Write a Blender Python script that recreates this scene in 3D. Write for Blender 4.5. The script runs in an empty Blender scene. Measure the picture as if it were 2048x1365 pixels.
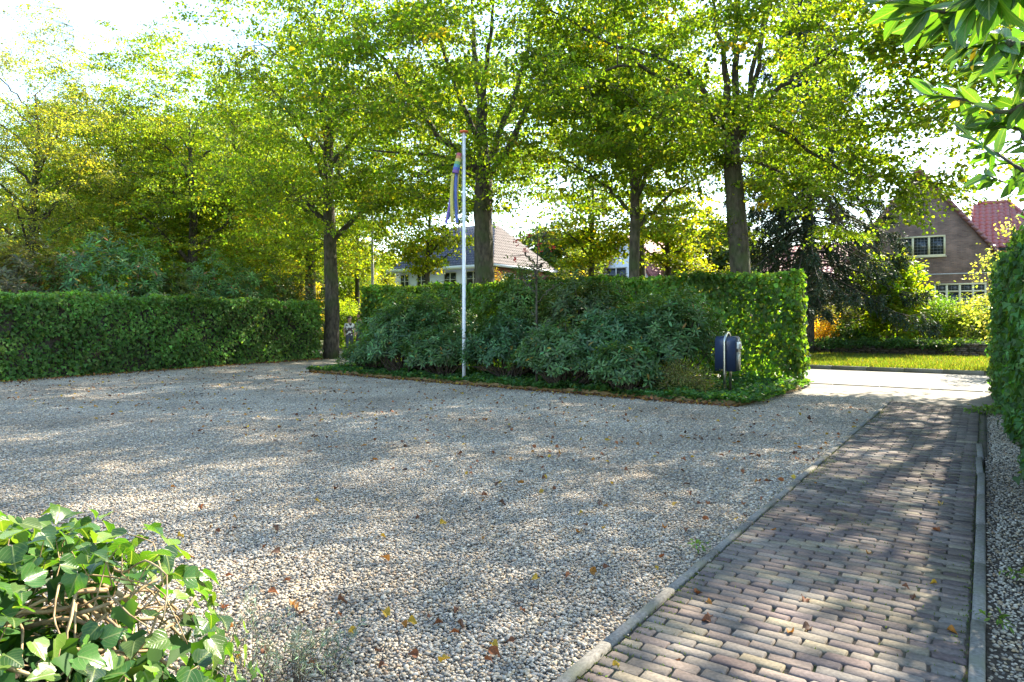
import bpy, bmesh, math, random
import numpy as np
from mathutils import Vector, Matrix

random.seed(11)
rng = np.random.default_rng(11)
scene = bpy.context.scene
COL = scene.collection
R = math.radians

# ------------------------------------------------------------------ camera, sky, sun, exposure
CAM_H, FPX, HORIZ = 1.55, 1365.0, 640.0
cam_d = bpy.data.cameras.new('camera')
cam_d.sensor_width = 36.0
cam_d.lens = FPX / 2048 * 36.0
cam_d.shift_y = -(682.5 - HORIZ) / 2048
cam_d.clip_start, cam_d.clip_end = 0.05, 1500
cam = bpy.data.objects.new('camera', cam_d)
cam.location = (0, 0, CAM_H)
cam.rotation_euler = (R(90), 0, 0)
COL.objects.link(cam)
scene.camera = cam

SUN_AZ, SUN_EL = R(47), R(40)          # azimuth clockwise from +Y (the view direction)
world = bpy.data.worlds.new('World')
scene.world = world
world.use_nodes = True
wn = world.node_tree
sky = wn.nodes.new('ShaderNodeTexSky')
sky.sky_type = 'NISHITA'
sky.sun_disc = False
sky.sun_elevation = SUN_EL
sky.sun_rotation = SUN_AZ
sky.air_density, sky.dust_density, sky.ozone_density = 1.25, 0.5, 1.6
wn.links.new(sky.outputs[0], wn.nodes['Background'].inputs[0])
wn.nodes['Background'].inputs[1].default_value = 0.125
sun_d = bpy.data.lights.new('sun', 'SUN')
sun_d.energy = 4.9
sun_d.angle = R(0.55)
sun_d.color = (1.0, 0.90, 0.74)
sun = bpy.data.objects.new('sun', sun_d)
sdir = Vector((math.sin(SUN_AZ) * math.cos(SUN_EL), math.cos(SUN_AZ) * math.cos(SUN_EL), math.sin(SUN_EL)))
sun.rotation_euler = sdir.to_track_quat('Z', 'Y').to_euler()
sun.location = sdir * 60
COL.objects.link(sun)
scene.view_settings.view_transform = 'Standard'
scene.view_settings.look = 'None'
scene.view_settings.exposure = 2.35
scene.view_settings.gamma = 1.0
scene.render.engine = 'CYCLES'
cy = scene.cycles
cy.max_bounces, cy.diffuse_bounces, cy.glossy_bounces, cy.transmission_bounces = 9, 6, 2, 7
cy.sample_clamp_indirect = 6.0
cy.caustics_reflective = cy.caustics_refractive = False

# ------------------------------------------------------------------ helpers
ANG = R(34.7)                                    # the drive runs this far to the right of the view axis
DV = np.array([math.sin(ANG), math.cos(ANG)])    # along the drive
EV = np.array([math.cos(ANG), -math.sin(ANG)])   # along the street

def st(s, t, z=0.0):
    p = s * EV + t * DV
    return np.array([p[0], p[1], z])

def px(x, y, d):
    return np.array([(x - 1024) / FPX * d, d, CAM_H + (HORIZ - y) / FPX * d])

def nrm(v):
    v = np.asarray(v, dtype=float)
    return v / np.maximum(np.linalg.norm(v, axis=-1, keepdims=True), 1e-9)

def tag(o, label=None, cat=None, group=None, kind=None):
    if label: o['label'] = label
    if cat: o['category'] = cat
    if group: o['group'] = group
    if kind: o['kind'] = kind
    return o

def empty(name, loc=(0, 0, 0), rz=0.0):
    o = bpy.data.objects.new(name, None)
    o.empty_display_size = 0.2
    o.location = tuple(loc)
    o.rotation_euler = (0, 0, rz)
    COL.objects.link(o)
    return o

def link(name, me, parent=None, loc=None, mat=None):
    o = bpy.data.objects.new(name, me)
    COL.objects.link(o)
    if mat is not None and len(me.materials) == 0:
        me.materials.append(mat)
    if parent is not None: o.parent = parent
    if loc is not None: o.location = tuple(loc)
    return o

def np_mesh(name, V, loops, sizes, colors=None, smooth=False, uv=None):
    me = bpy.data.meshes.new(name)
    V = np.ascontiguousarray(V, dtype=np.float32)
    me.vertices.add(len(V)); me.vertices.foreach_set('co', V.ravel())
    loops = np.ascontiguousarray(loops, dtype=np.int32)
    sizes = np.asarray(sizes, dtype=np.int32)
    me.loops.add(len(loops)); me.loops.foreach_set('vertex_index', loops)
    me.polygons.add(len(sizes))
    starts = np.concatenate([[0], np.cumsum(sizes)[:-1]]).astype(np.int32)
    me.polygons.foreach_set('loop_start', starts)
    if smooth:
        me.polygons.foreach_set('use_smooth', np.ones(len(sizes), dtype=bool))
    me.update(calc_edges=True)
    if colors is not None:
        a = me.color_attributes.new('Col', 'FLOAT_COLOR', 'POINT')
        c4 = np.ones((len(V), 4), dtype=np.float32); c4[:, :3] = colors
        a.data.foreach_set('color', c4.ravel())
    if uv is not None:
        l = me.uv_layers.new(name='UVMap')
        l.data.foreach_set('uv', np.ascontiguousarray(np.asarray(uv, dtype=np.float32)[loops]).ravel())
    return me

class MB:
    """collects boxes, tubes and faces for one mesh"""
    def __init__(self): self.v, self.l, self.s, self.c, self.n = [], [], [], [], 0
    def add(self, V, faces, col=(1, 1, 1)):
        V = np.asarray(V, dtype=float)
        self.v.append(V)
        for f in faces:
            self.l.extend([i + self.n for i in f]); self.s.append(len(f))
        self.c.append(np.tile(np.asarray(col, dtype=float), (len(V), 1)))
        self.n += len(V)
    def box(self, x0, y0, z0, x1, y1, z1, col=(1, 1, 1)):
        V = [(x0, y0, z0), (x1, y0, z0), (x1, y1, z0), (x0, y1, z0), (x0, y0, z1), (x1, y0, z1), (x1, y1, z1), (x0, y1, z1)]
        self.add(V, [(3, 2, 1, 0), (4, 5, 6, 7), (0, 1, 5, 4), (1, 2, 6, 5), (2, 3, 7, 6), (3, 0, 4, 7)], col)
    def tube(self, P, rad, n=8, cap=True, col=(1, 1, 1), lump=0.0):
        P = np.asarray(P, dtype=float)
        rad = np.broadcast_to(np.asarray(rad, dtype=float), (len(P),))
        T = nrm(np.gradient(P, axis=0)) if len(P) > 1 else np.array([[0, 0, 1.0]])
        a = np.array([1.0, 0, 0]) if abs(T[0][0]) < 0.8 else np.array([0, 1.0, 0])
        rings, ang = [], np.arange(n) * 2 * math.pi / n
        for i in range(len(P)):
            a = a - T[i] * a.dot(T[i]); a = a / max(np.linalg.norm(a), 1e-9)
            b = np.cross(T[i], a)
            rr = rad[i] * (1 + (lump * rng.normal(size=n) if lump else 0))
            rings.append(P[i] + (np.outer(np.cos(ang) * rr, a) + np.outer(np.sin(ang) * rr, b)))
        V = np.concatenate(rings)
        F = []
        for i in range(len(P) - 1):
            for k in range(n):
                k2 = (k + 1) % n
                F.append((i * n + k, i * n + k2, (i + 1) * n + k2, (i + 1) * n + k))
        if cap:
            F.append(tuple(range(n))[::-1]); F.append(tuple((len(P) - 1) * n + k for k in range(n)))
        self.add(V, F, col)
    def prism(self, poly, y0, y1, col=(1, 1, 1)):
        """poly of (x, z) swept along y"""
        k = len(poly)
        V = [(p[0], y0, p[1]) for p in poly] + [(p[0], y1, p[1]) for p in poly]
        F = [tuple(range(k)), tuple(range(2 * k - 1, k - 1, -1))]
        for i in range(k):
            j = (i + 1) % k
            F.append((j, i, k + i, k + j))
        self.add(V, F, col)
    def mesh(self, name, smooth=False):
        return np_mesh(name, np.concatenate(self.v), self.l, self.s, np.concatenate(self.c), smooth)
    def build(self, name, mat, parent=None, smooth=False, loc=None, rz=None):
        o = link(name, self.mesh(name, smooth), parent, loc, mat)
        if rz is not None: o.rotation_euler = (0, 0, rz)
        return o

def spline(P, n):
    """Catmull-Rom through the rows of P"""
    P = np.asarray(P, dtype=float)
    if len(P) < 3:
        u = np.linspace(0, 1, n)[:, None]
        return P[0] * (1 - u) + P[-1] * u
    Q = np.vstack([2 * P[0] - P[1], P, 2 * P[-1] - P[-2]])
    out = []
    for x in np.linspace(0, len(P) - 1 - 1e-6, n):
        i = int(x); u = x - i
        a, b, c, d = Q[i], Q[i + 1], Q[i + 2], Q[i + 3]
        out.append(0.5 * (2 * b + (c - a) * u + (2 * a - 5 * b + 4 * c - d) * u * u + (3 * b - a - 3 * c + d) * u ** 3))
    return np.array(out)

# leaf outlines: (along, half width as share of full width) for one half
SHAPES = {
    'quad': [(0.45, 0.5)],
    'round': [(0.16, 0.44), (0.62, 0.42)],
    'lance': [(0.3, 0.42), (0.65, 0.5)],
    'ivy': [(-0.08, 0.34), (0.22, 0.5), (0.5, 0.24)],
    'blade': [(0.35, 0.5)],
}

def leaf_mesh(name, P, D, N, L, W, C, shape='quad', fold=0.3, curl=0.2):
    n = len(P)
    L = np.broadcast_to(L, (n,)).astype(float); W = np.broadcast_to(W, (n,)).astype(float)
    D = nrm(D); S = nrm(np.cross(D, N)); N = np.cross(S, D)
    half = SHAPES[shape]; k = len(half)
    U = [0.0] + [h[0] for h in half] + [1.0] + [h[0] for h in half[::-1]]
    Vv = [0.0] + [h[1] for h in half] + [0.0] + [-h[1] for h in half[::-1]]
    m = 2 * k + 2
    X = np.empty((n, m, 3), dtype=np.float32)
    for j in range(m):
        X[:, j] = P + D * (U[j] * L)[:, None] + S * (Vv[j] * W)[:, None] + N * (abs(Vv[j]) * fold * W - curl * U[j] ** 2 * L)[:, None]
    f1 = list(range(0, k + 2)); f2 = [0] + list(range(k + 1, m))
    tmpl = np.array(f1 + f2, dtype=np.int32)
    loops = (tmpl[None, :] + (np.arange(n, dtype=np.int32) * m)[:, None]).ravel()
    sizes = np.full(n * 2, k + 2, dtype=np.int32)
    cols = np.repeat(np.clip(C, 0.003, 0.9), m, axis=0)
    return np_mesh(name, X.reshape(-1, 3), loops, sizes, cols)

def palette(n, base, var=0.25, warm=None, warm_share=0.0, r=rng):
    base = np.asarray(base, dtype=float)
    C = base[None, :] * np.exp(r.normal(0, var, (n, 1)))
    C = C * np.exp(r.normal(0, 0.10, (n, 3)))
    if warm is not None and warm_share > 0:
        m = r.random(n) < warm_share
        w = np.asarray(warm, dtype=float)[r.integers(0, len(warm), m.sum())]
        C[m] = w * np.exp(r.normal(0, 0.25, (m.sum(), 1)))
    return C

# ------------------------------------------------------------------ materials
def new_mat(name):
    m = bpy.data.materials.new(name)
    m.use_nodes = True
    return m, m.node_tree.nodes, m.node_tree.links, m.node_tree.nodes['Principled BSDF']

def leaf_mat(name, rough=0.45, trans=0.45, tint=(1.9, 1.7, 0.55), spec=0.4, veins=False):
    m, n, l, b = new_mat(name)
    a = n.new('ShaderNodeAttribute'); a.attribute_name = 'Col'
    col = a.outputs['Color']
    if veins:
        uv = n.new('ShaderNodeUVMap'); sp = n.new('ShaderNodeSeparateXYZ'); l.new(uv.outputs[0], sp.inputs[0])
        ab = n.new('ShaderNodeMath'); ab.operation = 'ABSOLUTE'; l.new(sp.outputs[1], ab.inputs[0])
        mr = n.new('ShaderNodeMapRange'); mr.inputs[1].default_value = 0.0; mr.inputs[2].default_value = 0.045
        mr.inputs[3].default_value = 1.0; mr.inputs[4].default_value = 0.0; l.new(ab.outputs[0], mr.inputs[0])
        # side veins
        ad = n.new('ShaderNodeMath'); ad.operation = 'MULTIPLY_ADD'; ad.inputs[1].default_value = -0.9
        l.new(ab.outputs[0], ad.inputs[0]); l.new(sp.outputs[0], ad.inputs[2])
        fr = n.new('ShaderNodeMath'); fr.operation = 'PINGPONG'; fr.inputs[1].default_value = 0.075; l.new(ad.outputs[0], fr.inputs[0])
        m2 = n.new('ShaderNodeMapRange'); m2.inputs[1].default_value = 0.0; m2.inputs[2].default_value = 0.014
        m2.inputs[3].default_value = 0.45; m2.inputs[4].default_value = 0.0; l.new(fr.outputs[0], m2.inputs[0])
        mx = n.new('ShaderNodeMath'); mx.operation = 'MAXIMUM'; l.new(mr.outputs[0], mx.inputs[0]); l.new(m2.outputs[0], mx.inputs[1])
        oi = n.new('ShaderNodeObjectInfo')
        rp = n.new('ShaderNodeMapRange'); rp.inputs[3].default_value = 0.55; rp.inputs[4].default_value = 1.5; l.new(oi.outputs['Random'], rp.inputs[0])
        ns = n.new('ShaderNodeTexNoise'); ns.inputs['Scale'].default_value = 45
        mu = n.new('ShaderNodeMix'); mu.data_type = 'RGBA'; mu.blend_type = 'MULTIPLY'; mu.inputs[0].default_value = 1.0
        l.new(col, mu.inputs[6]); l.new(rp.outputs[0], mu.inputs[7])
        mn = n.new('ShaderNodeMix'); mn.data_type = 'RGBA'; mn.blend_type = 'OVERLAY'; mn.inputs[0].default_value = 0.6
        l.new(mu.outputs[2], mn.inputs[6]); l.new(ns.outputs[0], mn.inputs[7])
        mv = n.new('ShaderNodeMix'); mv.data_type = 'RGBA'; mv.inputs[7].default_value = (0.20, 0.24, 0.09, 1)
        l.new(mx.outputs[0], mv.inputs[0]); l.new(mn.outputs[2], mv.inputs[6])
        col = mv.outputs[2]
        bp = n.new('ShaderNodeBump'); bp.inputs['Strength'].default_value = 0.35; bp.inputs['Distance'].default_value = 0.002
        l.new(mx.outputs[0], bp.inputs['Height']); l.new(bp.outputs[0], b.inputs['Normal'])
    l.new(col, b.inputs['Base Color'])
    b.inputs['Roughness'].default_value = rough
    b.inputs['Specular IOR Level'].default_value = spec
    t = n.new('ShaderNodeBsdfTranslucent')
    tm = n.new('ShaderNodeMix'); tm.data_type = 'RGBA'; tm.blend_type = 'MULTIPLY'; tm.inputs[0].default_value = 1.0
    tm.inputs[7].default_value = (*tint, 1)
    l.new(col, tm.inputs[6]); l.new(tm.outputs[2], t.inputs[0])
    mix = n.new('ShaderNodeMixShader'); mix.inputs[0].default_value = trans
    l.new(b.outputs[0], mix.inputs[1]); l.new(t.outputs[0], mix.inputs[2])
    l.new(mix.outputs[0], n['Material Output'].inputs[0])
    return m

def noise_mat(name, c1, c2, scale=8, rough=0.85, bump=0.3, bscale=None, detail=6, stretch=(1, 1, 1), dist=0.02, spec=0.3, metal=0.0, c3=None, s3=1.2):
    m, n, l, b = new_mat(name)
    tc = n.new('ShaderNodeTexCoord'); mp = n.new('ShaderNodeMapping'); mp.inputs['Scale'].default_value = stretch
    l.new(tc.outputs['Object'], mp.inputs[0])
    ns = n.new('ShaderNodeTexNoise'); ns.inputs['Scale'].default_value = scale; ns.inputs['Detail'].default_value = detail
    l.new(mp.outputs[0], ns.inputs['Vector'])
    cr = n.new('ShaderNodeValToRGB'); cr.color_ramp.elements[0].color = (*c1, 1); cr.color_ramp.elements[1].color = (*c2, 1)
    cr.color_ramp.elements[0].position, cr.color_ramp.elements[1].position = 0.32, 0.68
    l.new(ns.outputs[0], cr.inputs[0])
    out = cr.outputs[0]
    if c3:
        n3 = n.new('ShaderNodeTexNoise'); n3.inputs['Scale'].default_value = s3; n3.inputs['Detail'].default_value = 5
        l.new(tc.outputs['Object'], n3.inputs['Vector'])
        r3 = n.new('ShaderNodeMapRange'); r3.inputs[1].default_value = 0.5; r3.inputs[2].default_value = 0.66; l.new(n3.outputs[0], r3.inputs[0])
        mx = n.new('ShaderNodeMix'); mx.data_type = 'RGBA'; mx.inputs[7].default_value = (*c3, 1)
        l.new(r3.outputs[0], mx.inputs[0]); l.new(out, mx.inputs[6]); out = mx.outputs[2]
    l.new(out, b.inputs['Base Color'])
    b.inputs['Roughness'].default_value = rough; b.inputs['Specular IOR Level'].default_value = spec; b.inputs['Metallic'].default_value = metal
    if bump:
        n2 = n.new('ShaderNodeTexNoise'); n2.inputs['Scale'].default_value = bscale or scale * 2; n2.inputs['Detail'].default_value = 8
        l.new(mp.outputs[0], n2.inputs['Vector'])
        bp = n.new('ShaderNodeBump'); bp.inputs['Strength'].default_value = bump; bp.inputs['Distance'].default_value = dist
        l.new(n2.outputs[0], bp.inputs['Height']); l.new(bp.outputs[0], b.inputs['Normal'])
    return m

def vcol_mat(name, rough=0.8, spec=0.3, nscale=60, namt=0.5, bump=0.3, dist=0.003):
    m, n, l, b = new_mat(name)
    a = n.new('ShaderNodeAttribute'); a.attribute_name = 'Col'
    tc = n.new('ShaderNodeTexCoord')
    ns = n.new('ShaderNodeTexNoise'); ns.inputs['Scale'].default_value = nscale; ns.inputs['Detail'].default_value = 6
    l.new(tc.outputs['Object'], ns.inputs['Vector'])
    mr = n.new('ShaderNodeMapRange'); mr.inputs[1].default_value = 0.3; mr.inputs[2].default_value = 0.7
    mr.inputs[3].default_value = 1 - namt; mr.inputs[4].default_value = 1 + namt; l.new(ns.outputs[0], mr.inputs[0])
    mx = n.new('ShaderNodeMix'); mx.data_type = 'RGBA'; mx.blend_type = 'MULTIPLY'; mx.inputs[0].default_value = 1.0
    l.new(a.outputs['Color'], mx.inputs[6]); l.new(mr.outputs[0], mx.inputs[7])
    l.new(mx.outputs[2], b.inputs['Base Color'])
    b.inputs['Roughness'].default_value = rough; b.inputs['Specular IOR Level'].default_value = spec
    if bump:
        bp = n.new('ShaderNodeBump'); bp.inputs['Strength'].default_value = bump; bp.inputs['Distance'].default_value = dist
        l.new(ns.outputs[0], bp.inputs['Height']); l.new(bp.outputs[0], b.inputs['Normal'])
    return m

def ground_tone(m, lo=0.74, hi=1.16, scale=0.55):
    """broad worn and dusty patches over many stones, by place"""
    n, l = m.node_tree.nodes, m.node_tree.links; b = n['Principled BSDF']
    src = b.inputs['Base Color'].links[0].from_socket
    g = n.new('ShaderNodeNewGeometry'); ns = n.new('ShaderNodeTexNoise'); ns.inputs['Scale'].default_value = scale; ns.inputs['Detail'].default_value = 5
    l.new(g.outputs['Position'], ns.inputs['Vector'])
    mr = n.new('ShaderNodeMapRange'); mr.inputs[1].default_value = 0.32; mr.inputs[2].default_value = 0.68; l.new(ns.outputs[0], mr.inputs[0])
    cr = n.new('ShaderNodeMix'); cr.data_type = 'RGBA'; cr.inputs[6].default_value = (lo, lo * .95, lo * .88, 1); cr.inputs[7].default_value = (hi, hi * .98, hi * .94, 1); l.new(mr.outputs[0], cr.inputs[0])
    mx = n.new('ShaderNodeMix'); mx.data_type = 'RGBA'; mx.blend_type = 'MULTIPLY'; mx.inputs[0].default_value = 1.0
    l.new(src, mx.inputs[6]); l.new(cr.outputs[2], mx.inputs[7]); l.new(mx.outputs[2], b.inputs['Base Color'])

def plain_mat(name, c, rough=0.5, metal=0.0, spec=0.5):
    return noise_mat(name, tuple(x * 0.93 for x in c), tuple(min(1, x * 1.05) for x in c), scale=14, rough=rough, bump=0, metal=metal, spec=spec)

def brick_mat(name, c1, c2, mortar, bw=0.22, bh=0.065):
    m, n, l, b = new_mat(name)
    tc = n.new('ShaderNodeTexCoord'); sp = n.new('ShaderNodeSeparateXYZ'); l.new(tc.outputs['Object'], sp.inputs[0])
    ad = n.new('ShaderNodeMath'); ad.operation = 'ADD'; l.new(sp.outputs[0], ad.inputs[0]); l.new(sp.outputs[1], ad.inputs[1])
    cb = n.new('ShaderNodeCombineXYZ'); l.new(ad.outputs[0], cb.inputs[0]); l.new(sp.outputs[2], cb.inputs[1])
    bt = n.new('ShaderNodeTexBrick')
    bt.inputs['Color1'].default_value = (*c1, 1); bt.inputs['Color2'].default_value = (*c2, 1); bt.inputs['Mortar'].default_value = (*mortar, 1)
    bt.inputs['Scale'].default_value = 1.0; bt.inputs['Mortar Size'].default_value = 0.009; bt.inputs['Bias'].default_value = 0.0
    bt.inputs['Brick Width'].default_value = bw; bt.inputs['Row Height'].default_value = bh
    l.new(cb.outputs[0], bt.inputs['Vector'])
    ns = n.new('ShaderNodeTexNoise'); ns.inputs['Scale'].default_value = 1.7; ns.inputs['Detail'].default_value = 7
    l.new(tc.outputs['Object'], ns.inputs['Vector'])
    mr = n.new('ShaderNodeMapRange'); mr.inputs[1].default_value = 0.3; mr.inputs[2].default_value = 0.7; mr.inputs[3].default_value = 0.65; mr.inputs[4].default_value = 1.35
    l.new(ns.outputs[0], mr.inputs[0])
    mx = n.new('ShaderNodeMix'); mx.data_type = 'RGBA'; mx.blend_type = 'MULTIPLY'; mx.inputs[0].default_value = 1.0
    l.new(bt.outputs[0], mx.inputs[6]); l.new(mr.outputs[0], mx.inputs[7]); l.new(mx.outputs[2], b.inputs['Base Color'])
    bp = n.new('ShaderNodeBump'); bp.inputs['Strength'].default_value = 0.6; bp.inputs['Distance'].default_value = 0.01; bp.invert = True
    l.new(bt.outputs['Fac'], bp.inputs['Height']); l.new(bp.outputs[0], b.inputs['Normal'])
    b.inputs['Roughness'].default_value = 0.85
    return m

M = {}
M['lime'] = leaf_mat('lime_leaf', 0.5, 0.60, (2.95, 2.75, 0.5), 0.25)
M['hedge'] = leaf_mat('hedge_leaf', 0.5, 0.46, (2.6, 2.5, 0.45), 0.2)
M['ivy'] = leaf_mat('ivy_leaf', 0.55, 0.38, (2.4, 2.3, 0.45), 0.16)
M['rhodo'] = leaf_mat('rhododendron_leaf', 0.45, 0.28, (2.2, 2.1, 0.45), 0.32)
M['shrub'] = leaf_mat('shrub_leaf', 0.5, 0.55, (2.8, 2.6, 0.45), 0.25)
M['needle'] = leaf_mat('needle', 0.6, 0.15, (1.6, 1.5, 0.6), 0.25)
M['grass'] = leaf_mat('grass_blade', 0.5, 0.45, (2.0, 1.8, 0.5), 0.3)
M['dead'] = leaf_mat('dead_leaf', 0.7, 0.2, (1.4, 1.2, 0.9), 0.2)
M['bigleaf'] = leaf_mat('large_leaf', 0.30, 0.38, (1.9, 2.0, 0.35), 0.5, veins=True)
M['bark'] = noise_mat('bark', (0.024, 0.019, 0.014), (0.10, 0.083, 0.062), scale=12, rough=0.9, bump=1.0, bscale=18, stretch=(1, 1, 0.4), dist=0.04, c3=(0.045, 0.06, 0.02), s3=1.1)
M['twig'] = noise_mat('twig_bark', (0.04, 0.03, 0.022), (0.10, 0.08, 0.06), scale=20, rough=0.9, bump=0.3)
M['tanstem'] = noise_mat('tan_stem', (0.16, 0.10, 0.05), (0.42, 0.30, 0.16), scale=25, rough=0.7, bump=0.4, dist=0.003)
M['soil'] = noise_mat('soil', (0.030, 0.022, 0.016), (0.085, 0.065, 0.045), scale=30, rough=0.95, bump=0.8, dist=0.02)
M['sand'] = noise_mat('joint_sand', (0.055, 0.045, 0.034), (0.12, 0.10, 0.075), scale=40, rough=0.95, bump=0.6, dist=0.004, c3=(0.05, 0.065, 0.02), s3=3.0)
M['gravelbase'] = noise_mat('gravel_base', (0.14, 0.13, 0.112), (0.26, 0.24, 0.21), scale=90, rough=0.95, bump=0.8, dist=0.01)
M['pebble'] = vcol_mat('pebble', rough=0.75, spec=0.3, nscale=120, namt=0.18, bump=0.0)
M['paver'] = vcol_mat('paving_brick', rough=0.85, spec=0.25, nscale=55, namt=0.28, bump=0.5, dist=0.004)
M['stone'] = vcol_mat('wall_stone', rough=0.9, spec=0.2, nscale=20, namt=0.4, bump=0.5, dist=0.01)
M['kerb'] = noise_mat('kerb_concrete', (0.115, 0.108, 0.094), (0.22, 0.208, 0.182), scale=60, rough=0.9, bump=0.5, dist=0.004, c3=(0.14, 0.14, 0.09), s3=3)
M['asphalt'] = noise_mat('asphalt', (0.13, 0.127, 0.12), (0.22, 0.213, 0.20), scale=70, rough=0.85, bump=0.4, dist=0.006)
M['apron'] = noise_mat('apron_concrete', (0.15, 0.138, 0.115), (0.27, 0.25, 0.21), scale=26, rough=0.9, bump=0.4, dist=0.006)
M['earth'] = noise_mat('lawn_earth', (0.035, 0.05, 0.016), (0.07, 0.085, 0.03), scale=2.5, rough=0.95, bump=0.5, dist=0.05)
M['plank'] = noise_mat('edging_wood', (0.14, 0.085, 0.035), (0.30, 0.20, 0.085), scale=7, rough=0.8, bump=0.5, stretch=(0.4, 6, 6), dist=0.004)
M['brickwall'] = brick_mat('house_brick', (0.15, 0.078, 0.048), (0.25, 0.135, 0.085), (0.17, 0.14, 0.11))
M['redbrick'] = brick_mat('red_brick', (0.34, 0.11, 0.065), (0.42, 0.15, 0.09), (0.3, 0.2, 0.16))
M['cream'] = plain_mat('cream_paint', (0.72, 0.62, 0.36), 0.45)
M['white'] = plain_mat('white_paint', (0.80, 0.79, 0.76), 0.5)
M['greenpaint'] = plain_mat('green_paint', (0.025, 0.075, 0.065), 0.4)
M['lead'] = plain_mat('lead_bar', (0.26, 0.26, 0.25), 0.6)
M['curtain'] = plain_mat('curtain', (0.55, 0.52, 0.46), 0.9)
M['darkroof'] = noise_mat('dark_roof_tile', (0.035, 0.043, 0.06), (0.075, 0.085, 0.11), scale=3, rough=.6, bump=0)
M['brownroof'] = noise_mat('brown_roof_tile', (0.06, 0.045, 0.04), (0.12, 0.09, 0.08), scale=3, rough=.7, bump=0)
M['redroof'] = noise_mat('red_roof_tile', (0.24, 0.085, 0.07), (0.36, 0.14, 0.12), scale=3, rough=.6, bump=0)
M['redtile'] = plain_mat('glazed_red_tile', (0.30, 0.12, 0.105), 0.3)
M['polewhite'] = plain_mat('pole_paint', (0.72, 0.73, 0.76), 0.35)
M['capred'] = plain_mat('pole_cap', (0.72, 0.15, 0.05), 0.4)
M['boxblue'] = plain_mat('mailbox_coat', (0.028, 0.042, 0.085), 0.35)
M['boxdark'] = plain_mat('mailbox_flap', (0.03, 0.033, 0.04), 0.4)
M['steel'] = plain_mat('brushed_steel', (0.42, 0.41, 0.38), 0.33, 1.0)
M['satin'] = plain_mat('satin_door', (0.20, 0.20, 0.175), 0.5, 0.6)
M['label'] = plain_mat('name_plate', (0.78, 0.76, 0.72), 0.5)
M['print'] = plain_mat('name_print', (0.16, 0.05, 0.05), 0.6)
M['lampgrey'] = plain_mat('lamp_metal', (0.30, 0.29, 0.27), 0.5)
M['berry'] = plain_mat('berry', (0.45, 0.03, 0.02), 0.35)
ground_tone(M['pebble']); ground_tone(M['paver'], .72, 1.2, 1.6); ground_tone(M['asphalt'], .8, 1.1, .4); ground_tone(M['apron'], .7, 1.15, .9)
gm, gn, gl, gb = new_mat('window_glass')
gb.inputs['Base Color'].default_value = (0.03, 0.035, 0.035, 1); gb.inputs['Roughness'].default_value = 0.04; gb.inputs['Specular IOR Level'].default_value = 0.6
M['glass'] = gm

# ------------------------------------------------------------------ ground, gravel, drive, road
def sheet(name, s0, t0, s1, t1, z, mat, div=1):
    xs = np.linspace(s0, s1, div + 1); ys = np.linspace(t0, t1, div + 1)
    V = [(x, y, z) for y in ys for x in xs]
    F = [(j * (div + 1) + i, j * (div + 1) + i + 1, (j + 1) * (div + 1) + i + 1, (j + 1) * (div + 1) + i) for j in range(div) for i in range(div)]
    mb = MB(); mb.add(V, F)
    o = mb.build(name, M[mat]); o.rotation_euler = (0, 0, -ANG)
    return tag(o, kind='structure')

ground = sheet('ground', -420, -420, 420, 420, -0.09, 'earth', 2)
road = sheet('road', -200, 17.95, 200, 23.7, -0.030, 'asphalt')
apron = sheet('pavement', -9.0, 14.6, 3.0, 17.93, -0.012, 'apron')
walk = sheet('pavement', -26.0, 15.2, -16.6, 17.93, -0.016, 'apron')
gbase = sheet('gravel_bed', -32, -6, -1.40, 15.2, -0.022, 'gravelbase')
seam = MB()
for k in range(24):
    seam.box(-9 + k, 17.90, -0.03, -8.02 + k, 18.02, 0.004)
o = seam.build('kerb', M['kerb']); o.rotation_euler = (0, 0, -ANG); tag(o, kind='structure')

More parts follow.
